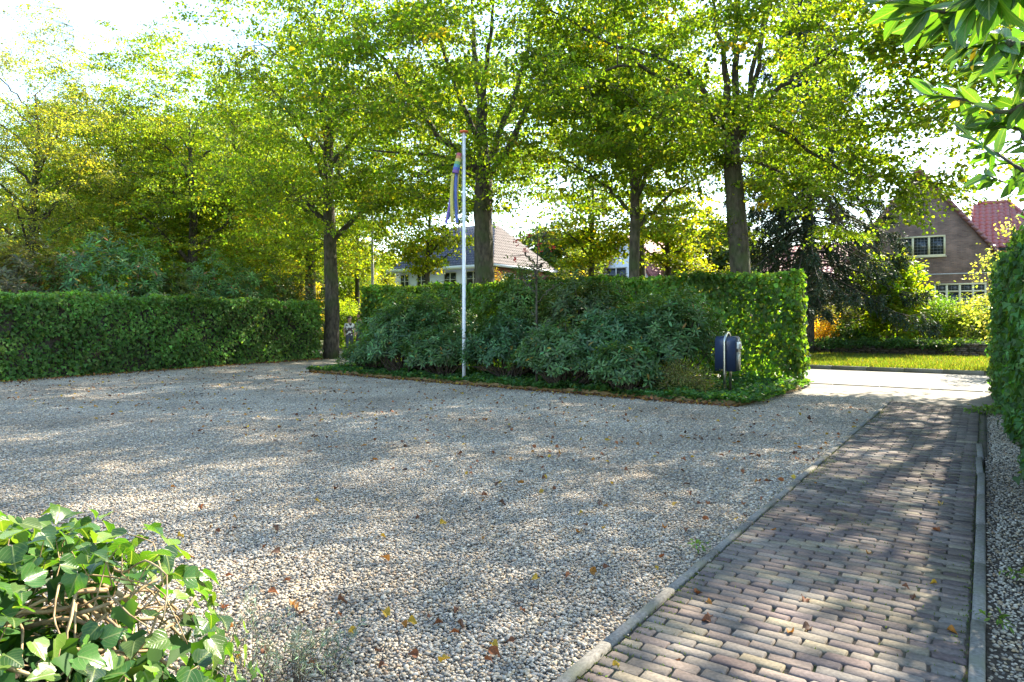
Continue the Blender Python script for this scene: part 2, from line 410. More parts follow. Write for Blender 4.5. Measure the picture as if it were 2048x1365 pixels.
def pebble_tile(name, pitch, size, extra, soil=0.0, seed=3):
    r = np.random.default_rng(seed)
    k = int(1 / pitch)
    gx, gy = np.meshgrid((np.arange(k) + 0.5) / k - 0.5, (np.arange(k) + 0.5) / k - 0.5)
    P = np.stack([gx.ravel(), gy.ravel()], 1) + r.normal(0, pitch * 0.33, (k * k, 2))
    P = np.concatenate([P, r.random((extra, 2)) - 0.5])
    n = len(P)
    rad = size * np.exp(r.normal(0, 0.28, n))
    z = r.uniform(-0.010, 0.004, n); z[k * k:] += 0.008
    keep = r.random(n) > soil
    P, rad, z = P[keep], rad[keep], z[keep]; n = len(P)
    phi = (1 + 5 ** 0.5) / 2
    I = nrm(np.array([(-1, phi, 0), (1, phi, 0), (-1, -phi, 0), (1, -phi, 0), (0, -1, phi), (0, 1, phi), (0, -1, -phi), (0, 1, -phi), (phi, 0, -1), (phi, 0, 1), (-phi, 0, -1), (-phi, 0, 1)]))
    F = np.array([(0, 11, 5), (0, 5, 1), (0, 1, 7), (0, 7, 10), (0, 10, 11), (1, 5, 9), (5, 11, 4), (11, 10, 2), (10, 7, 6), (7, 1, 8), (3, 9, 4), (3, 4, 2), (3, 2, 6), (3, 6, 8), (3, 8, 9), (4, 9, 5), (2, 4, 11), (6, 2, 10), (8, 6, 7), (9, 8, 1)])
    sc = np.stack([rad * r.uniform(0.9, 1.35, n), rad * r.uniform(0.65, 0.95, n), rad * r.uniform(0.42, 0.7, n)], 1)
    V = I[None] * sc[:, None, :] * (1 + r.normal(0, 0.07, (n, 12, 1)))
    a = r.uniform(0, 2 * math.pi, n); ta = r.normal(0, 0.3, n)
    c, s_ = np.cos(ta)[:, None], np.sin(ta)[:, None]
    y, zz = V[:, :, 1] * c - V[:, :, 2] * s_, V[:, :, 1] * s_ + V[:, :, 2] * c
    c, s_ = np.cos(a)[:, None], np.sin(a)[:, None]
    X = np.stack([V[:, :, 0] * c - y * s_ + P[:, 0:1], V[:, :, 0] * s_ + y * c + P[:, 1:2], zz + z[:, None]], -1)
    pal = np.array([(0.33, 0.32, 0.295), (0.26, 0.265, 0.265), (0.40, 0.385, 0.35), (0.47, 0.455, 0.41), (0.19, 0.195, 0.20), (0.37, 0.325, 0.255), (0.42, 0.345, 0.245), (0.30, 0.225, 0.17), (0.55, 0.54, 0.51)])
    C = pal[r.choice(len(pal), n, p=[.22, .18, .17, .1, .11, .10, .06, .03, .03])] * np.array([1.05, .97, .855]) * np.exp(r.normal(0, 0.14, (n, 1)))
    loops = (F.ravel()[None, :] + (np.arange(n) * 12)[:, None]).ravel()
    me = np_mesh(name, X.reshape(-1, 3), loops, np.full(n * 20, 3), np.repeat(C, 12, axis=0), smooth=True)
    me.materials.append(M['pebble'])
    return me

def tile_field(name, me, s0, t0, nx, ny, z):
    """the object's own mesh, a square metre of stones, repeated over a field with quarter turns"""
    o = link(name, me); o.rotation_euler = (0, 0, -ANG)
    ng = bpy.data.node_groups.new(name + '_nodes', 'GeometryNodeTree')
    ng.interface.new_socket('Geometry', in_out='INPUT', socket_type='NodeSocketGeometry')
    ng.interface.new_socket('Geometry', in_out='OUTPUT', socket_type='NodeSocketGeometry')
    N, L = ng.nodes, ng.links
    gi, go = N.new('NodeGroupInput'), N.new('NodeGroupOutput')
    g = N.new('GeometryNodeMeshGrid')
    g.inputs['Size X'].default_value = nx - 1; g.inputs['Size Y'].default_value = ny - 1
    g.inputs['Vertices X'].default_value = nx; g.inputs['Vertices Y'].default_value = ny
    tr = N.new('GeometryNodeTransform'); tr.inputs['Translation'].default_value = (s0 + nx / 2, t0 + ny / 2, z)
    ip = N.new('GeometryNodeInstanceOnPoints')
    rv = N.new('FunctionNodeRandomValue'); rv.data_type = 'INT'
    ints = [s for s in rv.inputs if s.type == 'INT']
    ints[0].default_value, ints[1].default_value = 0, 3
    mu = N.new('ShaderNodeMath'); mu.operation = 'MULTIPLY'; mu.inputs[1].default_value = math.pi / 2
    cb = N.new('ShaderNodeCombineXYZ')
    iv = [s for s in rv.outputs if s.type == 'INT'][0]
    L.new(iv, mu.inputs[0]); L.new(mu.outputs[0], cb.inputs[2])
    L.new(g.outputs['Mesh'], tr.inputs['Geometry']); L.new(tr.outputs[0], ip.inputs['Points'])
    L.new(gi.outputs[0], ip.inputs['Instance']); L.new(cb.outputs[0], ip.inputs['Rotation'])
    L.new(ip.outputs[0], go.inputs[0])
    md = o.modifiers.new('field', 'NODES'); md.node_group = ng
    return tag(o, kind='stuff')

gravel = tile_field('gravel', pebble_tile('gravel', 0.0150, 0.0088, 900), -29.44, -1, 28, 16, 0.0)
gravel['label'] = 'loose grey and tan rounded pebbles covering the forecourt'

# the drive: sand bed, bricks laid in running bond across it, kerb stones either side
S0, S1, T0, T1 = -1.435, -0.06, 1.2, 14.6
drive = MB(); drive.box(S0, T0, -0.06, S1, T1, 0.0085)
drive = drive.build('driveway', M['sand']); drive.rotation_euler = (0, 0, -ANG); tag(drive, kind='structure')
BL, BW, BH, PITCH = 0.204, 0.0690, 0.062, 0.0760
def brick_template(l, r):
    h = 0.005 + r.uniform(0, 0.004); k = 0.003 + r.uniform(0, 0.007); b = 0.0024 + r.uniform(0, .0025)
    x, y = l / 2 - abs(r.normal(0, .0035)), BW / 2 + .0012 + r.normal(0, .0014)
    def octo(ins, z):
        xx, yy = x - ins, y - ins
        return [(-xx + k, -yy, z), (xx - k, -yy, z), (xx, -yy + k, z), (xx, yy - k, z), (xx - k, yy, z), (-xx + k, yy, z), (-xx, yy - k, z), (-xx, -yy + k, z)]
    V = octo(0, -BH) + octo(0, -h) + octo(b, 0)
    jit = [(r.normal(0, .0026), r.normal(0, .0016)) for _ in range(8)]
    V = [(a + jit[i % 8][0], c + jit[i % 8][1], z + (r.normal(0, .0016) if z == 0 else 0)) for i, (a, c, z) in enumerate(V)]
    F = [tuple(range(16, 24))] + [(i, (i + 1) % 8, 8 + (i + 1) % 8, 8 + i) for i in range(8)] + [(8 + i, 8 + (i + 1) % 8, 16 + (i + 1) % 8, 16 + i) for i in range(8)]
    return V, F
BRC = [(0.110, 0.089, 0.080), (0.102, 0.082, 0.079), (0.132, 0.109, 0.096), (0.148, 0.128, 0.108), (0.132, 0.119, 0.106), (0.205, 0.177, 0.124), (0.185, 0.163, 0.122), (0.160, 0.141, 0.115), (0.092, 0.070, 0.067)]
BRP = np.array([.19, .17, .15, .12, .12, .06, .05, .07, .08]); BRP /= BRP.sum()
br = random.Random(5); brn = np.random.default_rng(5)
class RW:
    uniform = staticmethod(br.uniform)
    normal = staticmethod(br.gauss)
pool, halves = [], []
for k in range(40):
    V, F = brick_template(BL - 0.0045, RW); c = np.array(BRC[brn.choice(len(BRC), p=BRP)]) * brn.uniform(.78, 1.22)
    mb = MB(); mb.add(V, F, c); me = mb.mesh('brick'); me.materials.append(M['paver']); pool.append((me, V, F, c))
for k in range(10):
    V, F = brick_template(BL * 0.5 - 0.0045, RW); c = np.array(BRC[brn.choice(len(BRC), p=BRP)])
    mb = MB(); mb.add(V, F, c); me = mb.mesh('brick'); me.materials.append(M['paver']); halves.append((me, V, F, c))
spots = []
row, t = 0, T0 + 0.04
while t < T1 - 0.03:
    s = S0 + 0.006
    first = row % 2 == 1
    while s < S1 - 0.03:
        left = S1 - 0.004 - s
        half = first or left < BL * 0.85
        l = BL * 0.5 if first else left if left < BL * 1.25 else BL
        first = False
        spots.append((s + l / 2, t, half, l / (BL * .5 if half else BL))); s += l
    t += PITCH; row += 1
def screen(p):
    d = p[1]
    if d < 0.3: return None
    return 1024 + p[0] / d * FPX, HORIZ + (CAM_H - p[2]) / d * FPX
vis = []
for sp in spots:
    q = screen(st(sp[0], sp[1], 0.02))
    vis.append((sp, q is not None and -40 < q[0] < 2090 and q[1] < 1420, q))
near = [v for v in vis if v[1]][:300]; near_set = {id(v[0]) for v in near}
rest = MB()
for sp, ok, q in vis:
    me, V, F, c = random.choice(halves if sp[2] else pool)
    z = 0.020 + random.gauss(0, 0.0016) + 0.008 * math.sin(sp[0] * 4 + sp[1] * 1.3) * 0.5
    rz = random.gauss(0, 0.010) + (math.pi if random.random() < .5 else 0)
    if id(sp) in near_set:
        o = bpy.data.objects.new('brick', me); COL.objects.link(o); o.parent = drive
        o.location = (sp[0] + random.gauss(0, .002), sp[1] + random.gauss(0, .002), z)
        o.rotation_euler = (random.gauss(0, .012), random.gauss(0, .008), rz); o.scale = (sp[3], 1, 1)
    else:
        cs, sn = math.cos(rz), math.sin(rz)
        c2 = np.array(c) * brn.uniform(.78, 1.22)
        rest.add([(sp[0] + a * sp[3] * cs - b * sn, sp[1] + a * sp[3] * sn + b * cs, zz + z) for a, b, zz in V], F, c2)
o = rest.build('brick_paving', M['paver'], drive); o['kind'] = 'stuff'
for name, s0, s1, step, tA, tB in (('kerb', S0 - 0.060, S0 - 0.004, 0.8, 1.3, 14.5), ('kerb', S1 + 0.004, S1 + 0.066, 1.0, 1.2, 9.4)):
    kb = empty(name, (0, 0, 0), -ANG); tag(kb, kind='structure')
    t = tA
    while t < tB:
        w, l = s1 - s0, step - 0.008
        mb = MB()
        r = 0.012
        prof = [(0, -0.1), (w, -0.1), (w, 0.028 - r), (w - r * .3, 0.028 - r * .3), (w - r, 0.028), (r, 0.028), (r * .3, 0.028 - r * .3), (0, 0.028 - r)]
        mb.prism(prof, 0, l)
        ko = mb.build('kerb_stone', M['kerb'], kb)
        bend = 0.0 if (name == 'kerb' and s0 < -1) or t < 8.2 else -0.012
        ko.location = (s0 + random.gauss(0, .0012) + bend, t, random.gauss(0, .003) + 0.000)
        ko.rotation_euler = (random.gauss(0, .006), random.gauss(0, .007), random.gauss(0, .0012) + (0.02 if bend else 0))
        t += step
ed = MB(); ed.box(S1 + .001, 9.35, -.05, S1 + .085, 14.6, .012); ed = ed.build('soil', M['sand']); ed.rotation_euler = (0, 0, -ANG); tag(ed, kind='structure')
# strip of soil and stones under the ivy hedge
strip = sheet('path_edge', S1 + 0.066, -1, 2.6, 14.6, -0.008, 'soil')
strip.name = 'soil'
peb2 = tile_field('pebbles', pebble_tile('pebbles', 0.016, 0.0085, 360, soil=0.45, seed=9), S1 + 0.075, 0.2, 2, 14, -0.001)
peb2['label'] = 'small dark pebbles strewn over soil beside the ivy hedge'

# ------------------------------------------------------------------ hedges
def hedge_box(name, A, dirv, nv, length, thick, h, dens, leaf, colr, mat, shape, label, cat, stems=0, inner=0.25, warm=None, ws=0.0, bumps=0.06, core=False, aspect=0.9, z0=0.02, noend=False):
    """A: one foot of the front face; dirv along it, nv out of the front"""
    A = np.asarray(A, float); d3 = np.array([dirv[0], dirv[1], 0.0]); n3 = np.array([nv[0], nv[1], 0.0]); up = np.array([0, 0, 1.0])
    root = empty(name, A); tag(root, label, cat)
    faces = [  # origin, u, v, lenu, lenv, normal
        (np.zeros(3), d3, up, length, h, n3, 1.0),
        (up * h, d3, -n3, length, thick, up, 1.0),
        (np.zeros(3), -n3, up, thick, h, -d3, 1.0),
        (d3 * length, -n3, up, thick, h, d3, 1.0),
        (-n3 * thick, d3, up, length, h, -n3, 0.6)]
    Ps, Ns = [], []
    for (o_, u, v, lu, lv, nn, k) in faces:
        n = int(lu * lv * dens * k)
        a, b = rng.random(n) * lu, rng.random(n) * lv
        depth = rng.random(n) ** 1.6 * inner
        bump = np.where(rng.random(n) < .03, np.abs(rng.normal(0, .07, n)), 0) + bumps * (np.sin(a * 2.1 + b * 1.3) + np.sin(a * 5.3 - b * 4.1 + 1.0) * .6 + np.sin(a * 11 + b * 9.0) * .35) + rng.normal(0, 0.02, n)
        P = o_ + np.outer(a, u) + np.outer(b, v) + np.outer(bump - depth, nn)
        Ps.append(P); Ns.append(np.tile(nn, (n, 1)))
    P = np.concatenate(Ps); Nf = np.concatenate(Ns); P[:, 2] = np.maximum(P[:, 2], z0)
    n = len(P)
    N = nrm(Nf * 0.9 + up * 0.55 + rng.normal(0, 0.45, (n, 3)))
    D = nrm(np.cross(N, rng.normal(0, 1, (n, 3))) * 0.8 - up * 0.75 + Nf * 0.35)
    L = leaf * np.exp(rng.normal(0, 0.22, n))
    tone = .22 * np.sin(P[:, 0] * 1.7 + P[:, 2] * 2.3) + .18 * np.sin(P[:, 1] * 3.1 - P[:, 2] * 4.4 + 1) + .12 * np.sin(P[:, 0] * 7.3 + P[:, 2] * 6.1)
    C = palette(n, colr, 0.28, warm, ws) * np.exp(tone)[:, None]
    thin = (np.sin(P[:, 0] * 2.9 + P[:, 2] * 3.7 + 2) + np.sin(P[:, 1] * 4.3 - P[:, 2] * 5.1)) > 1.55
    kp = ~(thin & (rng.random(n) < .7)); P, D, N, L, C = P[kp], D[kp], N[kp], L[kp], C[kp]
    link('foliage', leaf_mesh('foliage', P - D * L[:, None] * .5, D, N, L, L * aspect, C, shape, fold=0.25, curl=0.15), root, -A * 0, M[mat])
    for k in range(stems):
        b = MB(); u = (k + rng.random()) / stems * length
        base = d3 * u - n3 * thick * rng.uniform(.3, .7)
        pts = [base + np.array([0, 0, -.05])]
        for j in range(1, 5):
            pts.append(base + up * (h * .93 * j / 4) + rng.normal(0, 0.05, 3) * np.array([1, 1, 0]))
        b.tube(spline(pts, 9), np.linspace(.024, .008, 9), 5)
        for q in range(7):
            z = rng.uniform(.25, h * .85); p0 = base + up * z
            e = p0 + d3 * rng.uniform(-.4, .4) + n3 * rng.uniform(-thick * .4, thick * .4) + up * rng.uniform(.1, .35)
            b.tube([p0, (p0 + e) / 2 + rng.normal(0, .03, 3), e], [.010, .007, .003], 3)
        b.build('stem', M['twig'], root, smooth=True)
    if core:
        b = MB()
        q = [(-n3 * inner * .9 + d3 * inner * .9), (-n3 * inner * .9 + d3 * (length - inner * .9)), (-n3 * (thick - inner * .9) + d3 * (length - inner * .9)), (-n3 * (thick - inner * .9) + d3 * inner * .9)]
        hh = up * (h - inner * .9)
        b.add([x for x in q] + [x + hh for x in q], [(0, 1, 5, 4), (1, 2, 6, 5), (2, 3, 7, 6), (3, 0, 4, 7), (4, 5, 6, 7)])
        b.build('branch_mass', M['twig'], root)
    return root

# hornbeam hedge between the bed and the street
HB = st(-18.6, 17.2)
hedge_box('hornbeam_hedge', HB, EV, -DV, 15.0, 0.72, 2.70, 520, 0.095, (0.08, 0.15, 0.028), 'hedge', 'round',
          'tall clipped hornbeam hedge behind the rhododendrons and mailbox', 'hedge', stems=38, inner=0.30, warm=[(.12, .16, .02), (.2, .2, .03)], ws=.05)
# ivy hedge on the left
hd = nrm(np.array([5.1, 10.1])); hn = np.array([hd[1], -hd[0]])
hedge_box('ivy_hedge', (-17.3, 7.8, 0), hd, hn, 21.6, 1.0, 2.22, 560, 0.085, (0.092, 0.175, 0.042), 'ivy', 'ivy',
          'long clipped ivy hedge along the left side of the gravel', 'hedge', stems=0, inner=0.28, warm=[(.09, .06, .03), (.10, .13, .03)], ws=.04, core=True, aspect=1.0, bumps=.07)
# ivy hedge on the right, beside the drive
rhd = nrm(st(.16, 17.5) - st(.46, 4.6))[:2]
hedge_box('ivy_hedge', st(0.46, 4.6), rhd, np.array([-rhd[1], rhd[0]]), 12.9, 0.9, 2.56, 640, 0.080, (0.06, 0.13, 0.045), 'ivy', 'ivy',
          'tall ivy hedge at the right edge beside the brick drive', 'hedge', stems=0, inner=0.26, warm=[(.10, .13, .03)], ws=.03, core=True, aspect=1.0, bumps=.06)

# ------------------------------------------------------------------ bed: soil, edging planks, ground ivy
BA, BB = (-16.5, 13.25), (-3.60, 12.3)
bed = MB()
bed.add([(BA[0], BA[1], 0.07), (BB[0], BB[1], 0.07), (-3.35, 17.3, 0.07), (-16.9, 17.3, 0.07)], [(0, 1, 2, 3)])
o = bed.build('soil', M['soil']); o.rotation_euler = (0, 0, -ANG); tag(o, kind='structure')
edge = empty('bed_edging', (0, 0, 0), -ANG); tag(edge, 'low weathered timber board edging in front of the planting bed', 'edging')
def planks(a, b, n):
    a, b = np.array(a), np.array(b)
    for i in range(n):
        p, q = a + (b - a) * i / n, a + (b - a) * (i + 1) / n
        u = (q - p); l = np.linalg.norm(u) - 0.012
        mb = MB(); mb.box(0, -0.022, -0.05, l, 0.022, 0.105 + random.gauss(0, .008))
        k = mb.build('plank', M['plank'], edge)
        k.location = (p[0], p[1], random.gauss(0, .004)); k.rotation_euler = (random.gauss(0, .05), random.gauss(0, .004), math.atan2(u[1], u[0]) + random.gauss(0, .006))
planks(BA, BB, 7); planks(BB, (-3.38, 16.4), 2); planks((-16.9, 16.6), BA, 2)

def cover(name, pts, leaf, colr, mat, shape, label, hmax=0.16, warm=None, ws=0.0):
    P = np.asarray(pts); n = len(P)
    N = nrm(np.array([0, 0, 1.0]) + rng.normal(0, 0.45, (n, 3)))
    D = nrm(np.cross(N, rng.normal(0, 1, (n, 3))))
    L = leaf * np.exp(rng.normal(0, .25, n))
    o = link(name, leaf_mesh(name, P - D * L[:, None] * .5, D, N, L, L * .95, palette(n, colr, .28, warm, ws), shape, .2, .2), None, None, M[mat])
    tag(o, kind='stuff'); o['label'] = label
    return o
n = 16000
ss = rng.uniform(-16.6, -3.45, n); fr = (ss - BA[0]) / (BB[0] - BA[0]); tt = BA[1] + (BB[1] - BA[1]) * np.clip(fr, 0, 1) - 0.05 + rng.random(n) ** 1.4 * 2.2
m2 = 3500
ss = np.concatenate([ss, rng.uniform(-5.2, -3.3, m2)]); tt = np.concatenate([tt, rng.uniform(12.6, 17.0, m2)])
hz = 0.08 + rng.random(len(ss)) * (0.06 + 0.06 * (np.sin(ss * 2.3) + np.sin(ss * 5 + tt * 3)) ** 2 * .5)
pp = ss[:, None] * EV + tt[:, None] * DV
for q_, r_ in ((px(928, 640, 16.8)[:2], .30), (px(1450, 640, 13.75)[:2], .30), (px(1462, 640, 14.0)[:2], .25)):
    kp = np.linalg.norm(pp - q_, axis=1) > r_ * rng.uniform(.6, 1.1, len(pp)); pp, hz = pp[kp], hz[kp]
cover('ground_ivy', np.column_stack([pp, hz]), 0.085, (0.060, 0.135, 0.042), 'ivy', 'ivy', 'low ivy ground cover spilling over the bed edging', warm=[(.14, .19, .03)], ws=.05)

# ------------------------------------------------------------------ rhododendrons and shrubs
def rosette_bush(base, rx, ry, h, n_ros, colr, label, leaf=0.12, name='rhododendron', group=None, mat='rhodo', seed=1, warm=((.22, .12, .02), (.28, .2, .04)), ws=.012, nl=10, tilt=0.45, droop=0.0):
    r = np.random.default_rng(seed)
    root = empty(name, base); tag(root, label, 'shrub', group)
    th = r.uniform(0, 2 * math.pi, n_ros); cz = r.uniform(-.25, 1, n_ros) ; 
    sz = np.sqrt(np.maximum(0, 1 - cz ** 2))
    dirs = np.stack([np.cos(th) * sz, np.sin(th) * sz, cz], 1)
    lump = 1 + .16 * np.sin(3 * th + 2 * cz + seed) + .12 * np.sin(7 * th - 5 * cz + seed * 2) + .08 * np.sin(13 * th + 9 * cz)
    rad = lump * (1 - r.random(n_ros) ** 2.2 * .45)
    P = dirs * np.array([rx, ry, h * .55]) * rad[:, None]; P[:, 2] += h * .45
    P[:, 2] = np.maximum(P[:, 2], .1)
    out = nrm(dirs * np.array([1, 1, .8]) + np.array([0, 0, .75]) + r.normal(0, .25, (n_ros, 3)))
    # leaves
    k = nl
    side = nrm(np.cross(out, r.normal(0, 1, (n_ros, 3)))); side2 = np.cross(out, side)
    A = (np.arange(k) * 2.4)[None, :] + r.uniform(0, 6, (n_ros, 1))
    el = np.linspace(-.15, .75, k)[None, :] * tilt * 2 - droop + r.normal(0, .15, (n_ros, k))
    lat = side[:, None, :] * np.cos(A)[..., None] + side2[:, None, :] * np.sin(A)[..., None]
    D = lat * np.cos(el)[..., None] + out[:, None, :] * np.sin(el)[..., None]
    N = out[:, None, :] * np.cos(el)[..., None] - lat * np.sin(el)[..., None]
    PP = (P[:, None, :] + lat * .012).reshape(-1, 3)
    PP = PP + (out[:, None, :] * np.linspace(-.05, .02, k)[None, :, None] + 0 * lat).reshape(-1, 3)
    nn = n_ros * k
    L = leaf * np.exp(r.normal(0, .2, nn))
    tone = np.repeat(np.exp(r.normal(0, .22, n_ros)), k)[:, None]
    C = palette(nn, colr, .2, warm, ws, r) * tone
    link('foliage', leaf_mesh('foliage', PP, D.reshape(-1, 3), N.reshape(-1, 3), L, L * .30, C, 'lance', .25, .18), root, None, M[mat])
    b = MB()
    for i in range(min(46, n_ros // 6)):
        e = P[i * 3]; s0 = np.array([r.normal(0, rx * .12), r.normal(0, ry * .12), -.05])
        mid = s0 * .5 + e * .5 + np.array([0, 0, -.1 * h]) + r.normal(0, .06, 3)
        b.tube(spline([s0, mid, e], 6), np.linspace(.022, .005, 6), 4, col=(1, 1, 1))
    b.build('stem', M['twig'], root, smooth=True)
    return root

BLUEG, MIDG = (0.082, 0.150, 0.055), (0.055, 0.115, 0.035)
rh = [  # photo x, y of foot, depth, rx, ry, h, colour, label
    (808, 18.9, 1.15, 1.1, 1.8, (0.07, .138, .05), 'dark rhododendron at the far left end of the bed'),
    (850, 19.5, 1.3, 1.2, 2.25, (0.078, .15, .042), 'mid green rhododendron left of the flagpole'),
    (890, 17.7, .9, .7, 1.2, BLUEG, 'low rhododendron directly left of the flagpole foot'),
    (1015, 17.0, 1.0, .75, 1.50, (0.068, .14, .06), 'blue green rhododendron just right of the flagpole'),
    (1060, 18.2, 1.5, 1.0, 2.75, (0.08, .145, .034), 'tallest rhododendron rising over the hedge top behind the sapling'),
    (1170, 16.7, 1.25, .9, 2.45, (0.072, .11, .042), 'rhododendron with dull reddish leaves in the middle of the bed'),
    (1130, 15.0, 1.1, .8, 1.35, BLUEG, 'blue green rhododendron in front of the rowan sapling'),
    (1240, 14.9, .95, .75, 1.75, (0.07, .142, .06), 'rhododendron right of the middle with upright silvery shoots'),
    (1340, 15.0, 1.0, .8, 2.05, (0.09, .16, .058), 'pale rhododendron left of the mailbox against the hedge'),
    (1255, 13.9, .65, .55, .95, BLUEG, 'low rhododendron by the bed edging left of the little shrub'),
    (738, 20.0, .75, .7, .85, BLUEG, 'small rhododendron beside the path at the left bed end'),
]
for i, (x, d, rx, ry, h, c, lab) in enumerate(rh):
    b = px(x, 640, d); b[2] = .06
    rosette_bush(b, rx, ry, h, int(230 * (rx + ry) * h * .75 + 130), c, lab, group='rhododendrons in the planting bed', seed=20 + i, leaf=.125)
lh = [(210, 23.0, 2.5, 2.2, 4.35, (0.075, .16, .045), 'big round rhododendron standing behind the left ivy hedge'),
      (440, 28.5, 2.6, 2.0, 4.1, (0.08, .165, .048), 'broad rhododendron behind the left hedge below the leaning branch'),
      (30, 22.0, 2.0, 1.8, 3.9, (0.10, .10, .04), 'reddish tinged shrub at the far left above the ivy hedge'),
      (560, 31.0, 2.1, 1.7, 3.7, (0.075, .115, .035), 'olive shrub with russet tips near the right end of the left hedge'),
      (330, 24.5, 1.2, 1.1, 3.2, (0.09, .12, .03), 'small yellow green shrub between two rhododendrons above the hedge')]
for i, (x, d, rx, ry, h, c, lab) in enumerate(lh):
    b = px(x, 640, d); b[2] = 0
    rosette_bush(b, rx, ry, h, 900, c, lab, group='shrubs behind the left hedge', seed=60 + i, leaf=.17, warm=((.2, .09, .04), (.22, .17, .03)), ws=.04)

def leafy_shrub(name, base, rx, ry, h, n, leaf, colr, label, shape='quad', mat='shrub', seed=1, warm=None, ws=0.0, nst=12, lobes=1.0, aspect=.75, group=None, upright=0.0, stemr=.018, cat='shrub'):
    r = np.random.default_rng(seed)
    root = empty(name, base); tag(root, label, cat, group)
    k = max(8, n // 40)
    th = r.uniform(0, 2 * math.pi, k); cz = r.uniform(-.8, 1, k); sz = np.sqrt(1 - cz ** 2)
    dirs = np.stack([np.cos(th) * sz, np.sin(th) * sz, cz], 1)
    rad = (1 + lobes * (.2 * np.sin(3 * th + seed) + .18 * np.sin(5 * th + 4 * cz + seed) + .1 * r.normal(size=k))) * (r.random(k) ** .35)
    Cn = dirs * np.array([rx, ry, h * .5]) * rad[:, None]; Cn[:, 2] += h * .5; Cn[:, 2] = np.maximum(Cn[:, 2], .06)
    idx = r.integers(0, k, n)
    sp = np.array([min(rx, .35), min(ry, .35), min(.3, h * .3) * (1 + upright)])
    P = Cn[idx] + r.normal(0, .45, (n, 3)) * sp; P[:, 2] = np.maximum(P[:, 2], .03)
    outw = nrm(P - np.array([0, 0, h * .35]))
    N = nrm(np.array([0, 0, .8]) + outw * .4 + r.normal(0, .5, (n, 3)))
    D = nrm(outw * np.array([1, 1, .3]) + r.normal(0, .5, (n, 3)) + np.array([0, 0, upright * .8 - .2]))
    L = leaf * np.exp(r.normal(0, .25, n))
    C = palette(n, colr, .25, warm, ws, r) * np.exp(r.normal(0, .2, k))[idx][:, None]
    link('foliage', leaf_mesh('foliage', P, D, N, L, L * aspect, C, shape, .25, .2), root, None, M[mat])
    b = MB()
    for i in range(nst):
        e = Cn[i % k]; s0 = np.array([r.normal(0, rx * .15), r.normal(0, ry * .15), -.05])
        b.tube(spline([s0, s0 * .5 + e * .5 + np.array([0, 0, .12 * h]), e], 5), np.linspace(stemr, stemr * .3, 5), 4)
    b.build('stem', M['twig'], root, smooth=True)
    return root

b = px(1372, 795, 13.6); b[2] = .07
leafy_shrub('dwarf_shrub', b, .52, .42, .55, 5200, .030, (0.15, .165, .06), 'small fine leaved shrub in front of the mailbox', seed=5, warm=[(.2, .13, .07), (.24, .2, .1)], ws=.2, mat='hedge')
b = px(1355, 760, 13.9); b[2] = .3
leafy_shrub('dwarf_shrub', b, .16, .16, .42, 900, .032, (0.13, .125, .06), 'narrow upright tuft of pale leaves left of the mailbox', seed=6, warm=[(.24, .2, .1)], ws=.2, mat='hedge')

# ------------------------------------------------------------------ trees
def crown_pts(r, n, zb, zt, rmax, cx=0, cy=0, shell=.35, power=.75, skew=.42, ph=0.0):
    u = r.random(n * 3); 
    prof = lambda u: np.maximum(.06, np.sin(math.pi * np.clip(u, 0, 1) ** skew * .98 + .02)) ** power
    keep = r.random(n * 3) < prof(u) ** 2; u = u[keep][:n]; n = len(u)
    th = r.uniform(0, 2 * math.pi, n)
    lump = 1 + .15 * np.sin(3 * th + 5 * u + ph) + .13 * np.sin(5 * th - 9 * u + ph * 2) + .08 * np.sin(11 * th + 17 * u)
    rr = rmax * prof(u) * lump * (shell + (1 - shell) * r.random(n)) ** .6 * np.where(r.random(n) < .25, r.random(n) ** .5, 1)
    P = np.stack([cx + np.cos(th) * rr, cy + np.sin(th) * rr, zb + (zt - zb) * u], 1)
    k = max(4, n // 13); idx = r.integers(0, k, n)      # foliage gathers in flat layers round the branch ends
    own = r.random(n) < .18
    Q = P[idx] + r.normal(0, 1, (n, 3)) * np.array([.72, .72, .24]) * min(1.0, rmax / 4.5)
    return np.where(own[:, None], P, Q)

